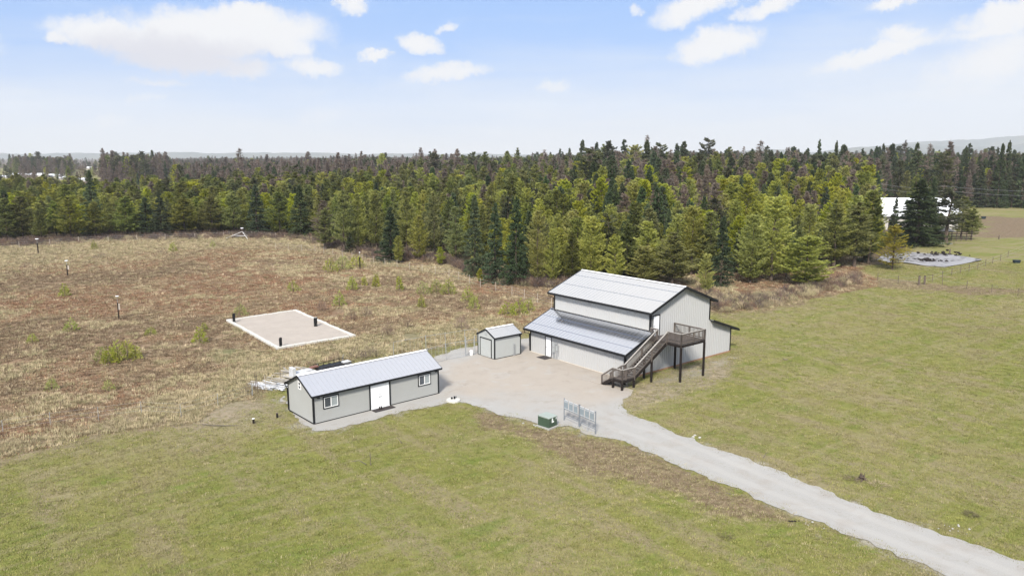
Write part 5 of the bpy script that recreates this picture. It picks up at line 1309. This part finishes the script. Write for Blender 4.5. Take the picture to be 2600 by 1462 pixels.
pile('board_pile', 'weathered grey boards lying between the white scrap heap and the long shed', 'boards', 722, 972, 20, (1.8, 3.4), (.10, .22), .04, M['scrap_grey'], -.55, .18, (.6, .7, .14), 4)
pile('lumber_pile', 'jumbled planks leaning behind the corner of the long shed', 'lumber', 742, 950, 16, (1.4, 2.6), (.12, .25), .05, M['scrap_grey'], -.6, .4, (.7, .5, .25), 5)
def flatsheet(name, label, cat, P, z, mat, th=.04):
    c = gp(*P[0]); q = [(gp(*p)[0] - c[0], gp(*p)[1] - c[1]) for p in P]; mb = MB(); mb.prism(q, 'z', 0, th); o = mb.build(name, mat); o.location = (c[0], c[1], z); return tag(o, label, cat)
flatsheet('plywood_sheet', 'pale grey sheet lying flat beside the gable of the long shed', 'sheet', [(698, 969), (735, 962), (742, 975), (722, 984)], .06, M['scrap_grey'])
flatsheet('plywood_sheet', 'pale sheet lying behind the other one near the shed gable', 'sheet', [(700, 966), (715, 957), (742, 952), (745, 960)], .12, M['pale_board'])
pc = gp(768, 957)
mb = MB(); mb.box(-.9, 1.2, -.6, .7, .25, .55); mb.box(-1.2, -.85, -.5, .3, .1, 1.15); mb.box(.3, .9, -.4, .3, .56, .68); o = mb.build('scrap_cabinet', M['scrap_white'], bevel=.03); o.location = (*pc, 0); o.rotation_euler.z = .72; tag(o, 'white boxy junk showing above the left end of the shed roof', 'junk')
mb = MB(); mb.box(-.4, .4, -.25, .25, .70, .82); o = mb.build('scrap_tray', M['red_brown']); o.location = (pc[0] + .9, pc[1] + .9, 0); o.rotation_euler.z = .9; tag(o, 'rusty red tray lying on the white junk behind the shed roof', 'tray')
a, b = Vector((*gp(808, 952), 0)), Vector((*gp(887, 934), 0)); d = b - a
tr = empty('flatbed_trailer', a[:], math.atan2(d.y, d.x), 'low dark trailer frame parked behind the ridge of the long shed', 'trailer'); L = d.length
mb = MB(); mb.box(0, L, -.9, .9, .45, .62); part(mb, 'bed', M['black'], tr)
mb = MB(); mb.beam((0, .9, .85), (L, .9, .88), .05, .05); mb.beam((0, -.9, .85), (L, -.9, .88), .05, .05)
for k in range(7): mb.beam((L * k / 6, .9, .6), (L * k / 6, .9, .85), .05, .05); mb.beam((L * k / 6, -.9, .6), (L * k / 6, -.9, .85), .05, .05)
part(mb, 'side_rail', M['stain'], tr)
for x in (L * .35, L * .55):
    for y in (-.95, .95): mb = MB(); mb.tube([(x, y - .1, .32), (x, y + .1, .32)], .32, 14); part(mb, 'wheel', M['black'], tr)
mb = MB(); mb.box(L * .8, L * 1.0, -.4, .3, .64, .8); part(mb, 'load', M['scrap_white'], tr)
k = 0
for px_, py_, ty, m_, lb in ((655, 996, 944, 'post_wood', 'tall dark steel stake, right one of the pair at the white scrap heap'), (649, 994, 946, 'post_wood', 'tall dark steel stake, left one of the pair at the white scrap heap'), (674, 990, 952, 'pale_post', 'thin pale rod behind the white scrap heap'),
                         (713, 964, 924, 'post_wood', 'dark stake with bent wire behind the board pile'), (746, 952, 927, 'stain', 'dark leaning rod above the white junk'), (641, 1006, 975, 'galv', 'short grey post at the rusty shrub'),
                         (869, 925, 893, 'post_wood', 'dark stake behind the shed ridge, left one'), (928, 912, 893, 'post_wood', 'dark stake behind the shed ridge, middle one'), (955, 908, 889, 'stain', 'dark stake behind the shed ridge, right one'), (872, 927, 899, 'galv', 'pale steel post touching the trailer'), (806, 935, 922, 'galv', 'short pale post above the white junk')):
    x, y = gp(px_, py_); h = ztop(x, y, ty); mb = MB(); mb.tube([(0, 0, -.2), (random.uniform(-.05, .05), 0, h * .6), (random.uniform(-.1, .1), 0, h)], [.035, .03, .022], 6)
    o = mb.build('stake', M[m_]); o.location = (x, y, 0); tag(o, lb, 'stake')

# ------------------------------------------------------------------ right pasture: tarpaulin, troughs, pen, farm with white roof
m, g, b_ = new_mat('tarpaulin')
P_ = g.n('ShaderNodeNewGeometry').outputs['Position']
sp_ = g.sstep(g.noise(g.vscale(P_, 1, 1, 1), .9, 5, .7), .50, .58); big_ = g.sstep(g.noise(P_, .16, 2, .5), .40, .50)
c_ = g.mix(g.noise(P_, .5, 4, .6), (.24, .235, .245), (.31, .305, .315)); c_ = g.mix(g.m('MULTIPLY', sp_, big_), c_, (.045, .038, .034)); g.nt.links.new(c_, b_.inputs['Base Color']); b_.inputs['Roughness'].default_value = .55; M['tarp'] = m
TP = [(2250, 644), (2310, 641), (2400, 647), (2470, 657), (2496, 661), (2450, 670), (2400, 679), (2340, 674), (2290, 666), (2262, 668), (2225, 662)]
Pt = smooth_closed(resample(np.array([gp(*p) for p in TP]), .6), 2); cx, cy = Pt.mean(0)
bm = bmesh.new(); vs = [bm.verts.new((p[0] - cx, p[1] - cy, 0)) for p in Pt]; es = [bm.edges.new((vs[i], vs[(i + 1) % len(vs)])) for i in range(len(vs))]
bmesh.ops.triangle_fill(bm, use_beauty=True, edges=es)
for _ in range(4): bmesh.ops.subdivide_edges(bm, edges=[e_ for e_ in bm.edges if e_.calc_length() > 1.5], cuts=1, use_grid_fill=True); bmesh.ops.triangulate(bm, faces=bm.faces)
for v_ in bm.verts:
    X0 = np.array([v_.co.x + cx]); Y0 = np.array([v_.co.y + cy]); v_.co.z = float((vnoise(X0, Y0, 4.5, 91) - .3)[0] * .22 + (vnoise(X0, Y0, 1.1, 92) - .5)[0] * .06)
for f in bm.faces:
    if f.normal.z < 0: f.normal_flip()
tm2 = bpy.data.meshes.new('tarpaulin'); bm.to_mesh(tm2); bm.free(); tm2.materials.append(m)
o = bpy.data.objects.new('tarpaulin', tm2); COL.objects.link(o); o.location = (cx, cy, .12); sol = o.modifiers.new('thick', 'SOLIDIFY'); sol.thickness = .05
tag(o, 'large grey tarpaulin littered with dark soil lying in the right pasture', 'tarpaulin')
def clods(name, label, cat, px_, py_, n, sx, sy, sz, mat, seed):
    r = random.Random(seed); mb = MB()
    for i in range(n):
        c = Vector((r.gauss(0, sx), r.gauss(0, sy), abs(r.gauss(0, sz)))); s = r.uniform(.12, .42); pts = []
        bm_ = bmesh.new(); bmesh.ops.create_icosphere(bm_, subdivisions=1, radius=s)
        for v_ in bm_.verts: v_.co *= r.uniform(.7, 1.25); v_.co.z *= .6
        mb.add([v_.co + c for v_ in bm_.verts], [tuple(v_.index for v_ in f.verts) for f in bm_.faces]); bm_.free()
    o = mb.build(name, mat); o.location = (*gp(px_, py_), 0); return tag(o, label, cat)
clods('soil_heap', 'dark soil heap pushed up at the back edge of the grey tarpaulin', 'soil heap', 2391, 648, 60, 2.2, 1.2, .35, M['stain'], 1)
clods('soil_heap', 'small dark clod heap in the middle of the grey tarpaulin', 'soil heap', 2362, 664, 30, 1.3, .5, .3, M['stain'], 2)
clods('soil_heap', 'dark crumbly patch at the left end of the grey tarpaulin', 'soil heap', 2325, 660, 34, 2.2, .7, .15, M['stain'], 6)
def tub(px_, py_, w, h, lb):
    x, y = gp(px_, py_); o = empty('water_trough', (x, y, 0), .1, lb, 'trough', 'dark water troughs in the right pasture'); k = h / .7
    mb = MB(); mb.tube([(0, 0, .0), (0, 0, h)], [w * .40, w * .5], 20, False); mb.tube([(0, 0, h * .7), (0, 0, h * .71)], w * .45, 20); part(mb, 'tub', M['tub'], o)
    mb = MB(); n = 20; mb.tube([(0, 0, h - .03), (0, 0, h + .05)], w * .52, 20, False); part(mb, 'rim', M['tub'], o); o.scale.x = 1.25
tub(2581, 668, 1.25, .55, 'dark blue round water tub near the right border of the pasture')
tub(2497, 556, 1.3, .8, 'small black water tub at the edge of the far tan paddock')
x, y = gp(2455, 612); pn = empty('pen', (x, y, 0), 0, 'weathered wooden pen with horizontal rails under the pasture trees', 'pen')
for k in range(9):
    mb = MB(); mb.box(-9.0 + k * 1.25, -8.85 + k * 1.25, -.1, .1, -.2, 2.4); part(mb, 'post', M['post_wood'], pn)
for z in (.5, 1.1, 1.7, 2.2): mb = MB(); mb.box(-9, 1.2, -.14, -.1, z, z + .22); part(mb, 'rail', M['stain'], pn)
mb = MB(); mb.prism([(-.2, 2.4), (4.0, 2.9), (4.0, 3.0), (-.2, 2.5)], 'x', -9.2, -3.0); part(mb, 'roof', M['scrap_grey'], pn)
clods('white_stone_row', 'pale flat debris lying on the grass left of the wooden pen', 'debris', 2388, 619, 14, 2.0, .3, .02, M['scrap_white'], 8)
fx, fy = gp(2322, 583); farm = empty('farm_building', (fx, fy, 0), .06, 'far farm building with wide bright white roof half hidden by spruces', 'building')
mb = MB(); mb.box(-13, 13, 0, 14, 0, 4.2); part(mb, 'wall', M['house_wall'], farm)
for s0, s1 in ((-1, 7), (15, 7)):
    mb = MB(); mb.prism([(s0, 3.9), (s1, 8.6), (s1, 8.8), (s0, 4.1)], 'x', -14, 14); part(mb, 'roof', M['snow_roof'], farm)
for u in (-8, -2, 5): mb = MB(); mb.box(u, u + 2.6, -.06, 0, 0, 3.0); part(mb, 'door', M['stain'], farm)
fx, fy = gp(2450, 555)
# far power line crossing the wood at the right
pl = [(1950, 463, 1), (2235, 470, 1), (2388, 475, 1), (2790, 488, 1)]
P0 = []
for i, (px_, py_, _) in enumerate(pl):
    d_ = 262.0; x = (px_ - 1300) / F_PX * d_; h = ztop(x, d_, py_ - 6)
    o = empty('power_pole', (x, d_, 0), .1, ['pole', 'pole left of the white farm roof carrying the far power line', 'pole right of the white farm roof carrying the far power line', 'pole'][i] + ('' if 0 < i < 3 else (' of the far power line deep in the wood' if i == 0 else ' of the far power line off the right border')), 'power pole', 'poles of the far power line')
    mb = MB(); mb.tube([(0, 0, -.5), (0, 0, h)], [.13, .09], 8); part(mb, 'shaft', M['post_wood'], o)
    mb = MB(); mb.box(-1.1, 1.1, -.06, .06, h - .7, h - .5); part(mb, 'crossarm', M['post_wood'], o)
    P0.append(Vector((x, d_, h - .45)))
for off, lb in ((-1.0, 'upper wire of the power line in front of the dark wood at right'), (1.0, 'lower wire of the power line in front of the dark wood at right')):
    mb = MB()
    for a, b2 in zip(P0[:-1], P0[1:]):
        pts = [a + (b2 - a) * t + Vector((off * .3, 0, -.9 * 4 * t * (1 - t) - (1.6 if off > 0 else 0))) for t in np.linspace(0, 1, 12)]
        mb.tube([Vector(p) for p in pts], .022, 4, False)
    o = mb.build('power_line', M['galv']); tag(o, lb, 'power line')

# ------------------------------------------------------------------ far settlement on the left and glimpses of roofs
houses = [(52, 441, 52, 'long low white-roofed building, leftmost of the far settlement'), (100, 441, 22, 'small white-roofed house next to the leftmost long building'), (133, 443, 34, 'white-roofed building in the middle of the far settlement'), (152, 449, 16, 'small pale house below the middle of the far settlement'),
          (197, 453, 40, 'pale low building at the right of the far settlement'), (8, 446, 24, 'white roof at the left border of the photo in the far settlement'), (90, 425, 30, 'pale roof behind the trees of the far settlement'), (228, 424, 18, 'small white house on the plain left of the far road'),
          (262, 424, 14, 'tiny white house beside the far road'), (1178, 412, 14, 'tiny white building on the plain above the middle of the wood'), (1262, 421, 30, 'pale tan roof glimpsed beyond the wood left of the big broad pine'), (1312, 424, 26, 'white roof glimpsed beyond the wood, right of the tan one'), (795, 448, 10, 'tiny white roof glimpsed between grey trees left of centre')]
for k, (px_, py_, w, lb) in enumerate(houses):
    x, y = gp(px_, py_ + 8 if py_ > 430 else py_ + 7)
    s = w / F_PX * y / 2
    o = empty('far_house', (x, y, 0), 0, lb, 'house', 'houses of the far settlement'); hh = 4.6 if w > 20 else 4
    top_ = ztop(x, y, py_ + 0)
    mb = MB(); mb.box(-s, s, 0, 10, 0, top_ * .62); part(mb, 'wall', M['house_wall'], o)
    mb = MB(); mb.prism([(-.6, top_ * .58), (5, top_), (10.6, top_ * .58), (10.6, top_ * .64), (5, top_ + .4), (-.6, top_ * .64)], 'x', -s - .5, s + .5); part(mb, 'roof', M['snow_roof'], o)

# ------------------------------------------------------------------ young trees and shrubs in the rough field
def shrub_mesh(name, h, w, n, mat, seed, up=.9, thin=.035, ln=.30):
    """loose bush: upright sprays spread over a rounded volume"""
    r = np.random.default_rng(seed); a = r.random(n) * 6.28; d = w / 2 * np.sqrt(r.random(n)); t = r.random(n)
    z = h * t * (1 - .55 * (d / (w / 2)) ** 2); d = d * (1 - .5 * t)
    c = np.stack([np.cos(a) * d, np.sin(a) * d, z], 1)
    pit = r.normal(up, .35, n); dr = np.stack([np.cos(a) * np.cos(pit), np.sin(a) * np.cos(pit), np.sin(pit)], 1)
    u = np.cross(dr, r.normal(0, 1, (n, 3))); u /= np.linalg.norm(u, axis=1)[:, None]
    l = ln * r.uniform(.6, 1.4, n)[:, None]; wd = thin * r.uniform(.7, 1.4, n)[:, None]
    V = np.stack([c - u * wd, c + dr * l * .55 - u * wd * 1.2, c + dr * l, c + u * wd], 1).reshape(-1, 3)
    return mesh_np(name, V, np.arange(len(V)), np.full(n, 4), mat)
yl = foliage_mat('field_pine_needles', (.19, .22, .04), (.34, .36, .075), (.48, .48, .13), .015, .15)
br = foliage_mat('brown_twigs', (.18, .115, .085), (.28, .19, .14), (.38, .28, .20), .015, .2)
gb = foliage_mat('purple_twigs', (.105, .08, .072), (.165, .125, .112), (.24, .19, .165), .01, .2)
SH = {}
def shrub(px_, py_, h, w, mat, name, label, cat, group=None, seed=0, dens=240, **k):
    x, y = gp(px_, py_); key = (mat.name, seed % 3, round(h / w, 1))
    if key not in SH: SH[key] = shrub_mesh('foliage', 1.0, w / h, int(dens), mat, seed % 3 + 40, **k)
    o = empty(name, (x, y, 0), random.uniform(0, 6.28), label, cat, group); o.scale = (h, h, h)
    c = bpy.data.objects.new('foliage', SH[key]); COL.objects.link(c); c.parent = o
    mb = MB(); mb.tube([(0, 0, -.1), (0, 0, .85)], [.03, .008], 5); part(mb, 'stem', M['bark'], o)
    return o
kk = dict(up=.7, thin=.022, ln=.17)
YS = [(258, 918, 1.6, 1.9, 'leftmost bush of the yellow-green clump in the left rough field'), (279, 922, 1.9, 1.8, 'dark-stemmed bush in the yellow-green clump, second from left'), (300, 914, 2.1, 1.9, 'tallest bush of the yellow-green clump in the left rough field'), (325, 912, 2.1, 2.0, 'right pointed bush of the yellow-green clump'), (345, 910, 1.5, 1.4, 'rightmost low bush of the yellow-green clump'),
      (182, 843, 1.7, 2.1, 'airy yellow-green young pine alone above the left clump'), (83, 871, 1.2, 1.5, 'small green young pine near the left border of the field'), (383, 852, 1.1, 1.7, 'little yellow-green bush midway between the clump and the plot'), (508, 870, 1.8, 1.8, 'yellow-green young pine left of the white-framed plot'),
      (519, 838, 1.0, .9, 'tiny sapling directly behind the young pine left of the plot'), (610, 800, 1.6, 2.2, 'pale green bush behind the left corner of the framed plot'), (165, 752, 1.9, 1.7, 'green young pine in the upper left field'), (133, 990, 1.2, 1.3, 'sparse yellow-green sapling low in the left field'),
      (277, 990, 1.0, 1.3, 'yellowish sapling low in the left field right of the sparse one'), (862, 775, 2.0, 2.0, 'yellow-green bush behind the right corner of the framed plot'), (895, 735, 2.2, 1.9, 'small green young pine in the middle of the brown field, left one'), (955, 728, 2.2, 1.2, 'slender dark green sapling in the middle of the brown field'), (925, 724, 1.6, 1.0, 'thin sapling between two others in the middle field'),
      (1014, 735, 2.2, 1.2, 'pointed bright green sapling right of the middle field'), (840, 690, 2.6, 4.0, 'left end of the yellow-green shrub strip at the far fence'), (870, 684, 2.6, 4.2, 'middle of the yellow-green shrub strip at the far fence'), (905, 678, 2.4, 3.8, 'right end of the yellow-green shrub strip at the far fence'),
      (1075, 746, 2.0, 2.8, 'left bush of the green thicket above the little shed'), (1108, 742, 2.0, 2.8, 'second bush of the green thicket above the little shed'), (1140, 746, 2.4, 2.8, 'tallest bush of the green thicket above the little shed'), (1070, 780, 1.8, 1.1, 'single slim bush just below the green thicket'),
      (1188, 765, 2.2, 2.3, 'upper bush of the slanting pair above the little shed'), (1204, 785, 2.0, 2.0, 'lower bush of the slanting pair above the little shed'), (1288, 800, 1.9, 2.6, 'left bush of the group beside the barn roof end'), (1318, 798, 2.1, 2.6, 'middle bush of the group beside the barn roof end'), (1342, 790, 1.8, 2.2, 'right bush of the group beside the barn roof end'),
      (440, 640, 2.2, 2.0, 'small green young pine on the far part of the rough field'), (240, 633, 2.0, 1.6, 'pale sapling beside a brown bush on the far field'), (540, 628, 1.6, 1.5, 'tiny yellow sapling on the far field left of the tripod'), (745, 740, 1.8, 2.6, 'sparse green bush in the brown field above the framed plot')]
for i, (a, b2, h, w, lb) in enumerate(YS):
    shrub(a, b2, h, w, yl, 'young_pine', lb, 'shrub', 'yellow-green young pines in the rough field', i, 300 if w > 2.4 else 210, **kk)
BS = [(255, 655, 1.1, 3.2, 'dark brown rounded bush beside the pale sapling on the far field'), (408, 645, .9, 3.4, 'low dark brown bush left of the small far pine'), (443, 650, .8, 2.8, 'low dark brown bush below the small far pine'), (70, 680, 1.0, 2.6, 'brown bush near the left border of the far field'), (620, 650, .9, 2.8, 'low brown bush below the tripod'),
      (985, 855, 1.5, 1.6, 'reddish bare bush between the framed plot and the little shed'), (1036, 835, 1.3, 1.1, 'slim reddish bare bush above the other one'), (1172, 838, 1.7, 1.9, 'reddish bare bush just above the fence left of the little shed'), (893, 812, 1.4, 1.6, 'reddish bare bush right of the framed plot\'s far edge'), (930, 802, 1.3, 1.5, 'second reddish bare bush beyond the framed plot'),
      (818, 790, 1.4, 1.4, 'upright brown bush behind the pleated stand pipe'), (640, 1000, 1.1, 2.0, 'rusty shrub left of the white scrap heap'), (850, 917, .9, 2.0, 'rust-brown shrub behind the ridge of the long shed'), (790, 935, .8, 1.6, 'rust-brown weeds behind the white junk'), (905, 912, 1.1, 2.6, 'greyish brush behind the middle of the shed ridge'), (940, 905, 1.1, 2.2, 'greyish brush behind the right part of the shed ridge')]
for i, (a, b2, h, w, lb) in enumerate(BS):
    shrub(a, b2, h, w, gb if i > 13 or i < 3 else br, 'bare_bush', lb, 'bush', 'leafless brown bushes in the rough field', i, 170, up=1.0, thin=.008, ln=.45)
# brush belt along the wood edge by the barn
n = 800; pp = np.array(Z_EDGE); r_ = RNG
bx_, by_ = r_.uniform(1480, 2180, n), np.zeros(n); 
lo = np.interp(bx_, [1480, 1700, 1850, 1960, 2060, 2180], [735, 735, 760, 752, 728, 700]); hi = np.interp(bx_, [1480, 1700, 1850, 1960, 2060, 2180], [760, 770, 795, 778, 752, 722])
by_ = lo + (hi - lo) * r_.random(n) ** 1.5
G2 = np.array([gp(a, b2) for a, b2 in zip(bx_, by_)])
bcol = bpy.data.collections.new('brush_shapes')
for k, (mt, hh) in enumerate(((gb, 1.1), (br, 1.0), (tm_d, .7))):
    bcol.objects.link(bpy.data.objects.new('brush_%d' % k, shrub_mesh('brush', hh, 1.3, 110, mt, 60 + k, up=1.1, thin=.010, ln=.45)))
s = r_.uniform(.5, 1.25, n)
tag(gn_scatter('edge_brush', np.stack([G2[:, 0], G2[:, 1], 0 * s], 1), r_.uniform(0, 6.28, n), np.stack([s * 1.2, s * 1.2, s], 1), r_.choice(3, n, p=[.3, .25, .45]), bcol), 'leafless purplish brush and dry weeds at the wood edge right of the barn', 'brush', kind='stuff')
n = 2600; px2 = r_.uniform(-60, 1500, n); e2 = np.interp(px2, [p[0] for p in FOREST_EDGE], [p[1] for p in FOREST_EDGE]); G3 = np.array([gp(a, b2) for a, b2 in zip(px2, e2 + r_.normal(1, 4, n))]); s = r_.uniform(.5, 1.4, n)
tag(gn_scatter('wood_edge_undergrowth', np.stack([G3[:, 0], G3[:, 1], 0 * s], 1), r_.uniform(0, 6.28, n), np.stack([s * 1.3, s * 1.3, s], 1), r_.choice(3, n, p=[.5, .35, .15]), bcol), 'brown undergrowth along the foot of the wood', 'undergrowth', kind='stuff')

# ------------------------------------------------------------------ odds and ends on the lawn
def stick(px_, py_, pts, r_, lb, nm='stick'):
    mb = MB(); mb.tube(pts, r_, 6); o = mb.build(nm, M['stick']); o.location = (*gp(px_, py_), 0); tag(o, lb, 'stick')
stick(941, 1179, [(0, 0, 0), (.01, 0, .45), (-.02, 0, .95)], [.05, .03, .015], 'thin upright dead stem standing in the front lawn')
stick(930, 1180, [(0, 0, .05), (-.5, .2, .25), (-1.0, .35, .12)], [.03, .025, .015], 'arched twig lying beside the upright dead stem')
stick(1020, 1125, [(0, 0, 0), (-.15, 0, .25), (-.35, .1, .5)], [.025, .02, .012], 'slanting twig sticking out of the front lawn below the long shed')
stick(560, 1082, [(-1.6, .3, .06), (0, 0, .08), (1.4, .1, .05)], [.03, .04, .02], 'dark branch lying on the bare soil left of the long shed')
stick(1938, 1163, [(0, 0, 0), (.2, .1, .35), (.45, .3, .3)], [.03, .02, .01], 'small dark branch at the upper edge of the drive')
def tuft_thing(px_, py_, w, h, mt, lb, nm, cat, n=260, seed=0):
    o = bpy.data.objects.new(nm, shrub_mesh(nm, h * .35, w, n, mt, seed, up=.12, thin=.010, ln=.20)); COL.objects.link(o); o.location = (*gp(px_, py_), 0); tag(o, lb, cat)
stump = empty('tree_stump', (*gp(2188, 1217), 0), .4, 'dark splintered tree stump in the lawn right of the drive', 'stump')
mb = MB(); mb.tube([(0, 0, -.2), (0, 0, .3), (.02, 0, .42)], [.30, .24, .2], 9)
for k in range(9): a = k * .7; mb.tube([(math.cos(a) * .16, math.sin(a) * .16, .35), (math.cos(a) * .2, math.sin(a) * .2, .5 + .14 * (k % 3))], [.06, .01], 5)
for k in range(5): a = k * 1.3; mb.tube([(math.cos(a) * .2, math.sin(a) * .2, .08), (math.cos(a) * .75, math.sin(a) * .6, -.03)], [.10, .03], 5)
part(mb, 'wood', M['bark'], stump); stump.scale = (.75, .75, .65)
tuft_thing(2165, 1215, 1.3, .22, tm_s, 'pale dry grass tuft left of the splintered stump', 'dry_grass_tuft', 'grass tuft', 300, 1)
tuft_thing(2230, 1230, 1.6, .25, tm_s, 'pale dry grass tuft right of the splintered stump', 'dry_grass_tuft', 'grass tuft', 320, 2)
tuft_thing(1842, 1362, 1.2, .3, tm_s, 'pale dry grass tuft in the lawn below the drive', 'dry_grass_tuft', 'grass tuft', 300, 3)
tuft_thing(1940, 1385, 1.1, .22, tm_s, 'pale dry grass tuft right of the other one below the drive', 'dry_grass_tuft', 'grass tuft', 300, 4)
tuft_thing(870, 1430, 2.2, .22, tm_s, 'flattened straw heap in the lawn at the bottom of the photo', 'straw_heap', 'straw', 520, 5)
tuft_thing(2465, 1305, .9, .3, tm_s, 'ochre grass tuft in the lawn near the right border', 'dry_grass_tuft', 'grass tuft', 260, 6)
def rocks(px_, py_, n, sp, s, mat, lb, seed, nm='rock_group'):
    r = random.Random(seed); mb = MB()
    for i in range(n):
        bm_ = bmesh.new(); bmesh.ops.create_icosphere(bm_, subdivisions=1, radius=r.uniform(.5, 1.2) * s); c = Vector((r.gauss(0, sp), r.gauss(0, sp * .6), 0))
        for v_ in bm_.verts: v_.co *= r.uniform(.75, 1.2); v_.co.z *= .6
        mb.add([v_.co + c for v_ in bm_.verts], [tuple(v_.index for v_ in f.verts) for f in bm_.faces]); bm_.free()
    o = mb.build(nm, mat); o.location = (*gp(px_, py_), .02); tag(o, lb, 'stones')
rocks(2014, 1322, 4, .12, .12, M['stain'], 'dark lump of charred wood below the drive', 11, 'charred_lump')
rocks(2050, 1327, 5, .18, .08, M['concrete'], 'pale stones next to the dark lump below the drive', 12)
rocks(2105, 1343, 4, .3, .05, M['concrete'], 'white stones at the lower edge of the drive', 13)
rocks(1870, 1255, 16, .9, .06, M['stick'], 'rubble along the lower edge of the drive', 14)
rocks(1765, 1018, 4, .25, .10, M['rock'], 'pale stone in the lawn below the deck', 15)
rocks(1768, 1110, 5, .3, .12, M['rock'], 'brown stones at the upper edge of the drive', 16)
rocks(1352, 1078, 4, .25, .10, M['concrete'], 'pale stones left of the green utility box', 17)
rocks(2440, 1340, 10, .8, .06, M['rock'], 'stones in the bare strip above the drive at lower right', 18)
rocks(1990, 912, 3, .25, .14, M['stick'], 'small dark stone in the lawn right of the barn', 19)
rocks(1932, 913, 3, .2, .10, M['stick'], 'dark clod in the lawn just off the barn corner', 20)

# ------------------------------------------------------------------ haze
hm = bpy.data.materials.new('haze'); hm.use_nodes = True; hn = hm.node_tree
for n_ in list(hn.nodes): hn.nodes.remove(n_)
ho = hn.nodes.new('ShaderNodeOutputMaterial'); pv = hn.nodes.new('ShaderNodeVolumePrincipled')
pv.inputs['Color'].default_value = (.92, .96, 1.0, 1); pv.inputs['Density'].default_value = 1.1e-4; pv.inputs['Anisotropy'].default_value = 0
hn.links.new(pv.outputs[0], ho.inputs['Volume'])
mb = MB(); mb.box(-9800, 9800, -600, 10200, -3.5, 700); hz_ = mb.build('haze', hm); tag(hz_, 'thin pale blue air haze over the whole land', 'haze', kind='stuff')
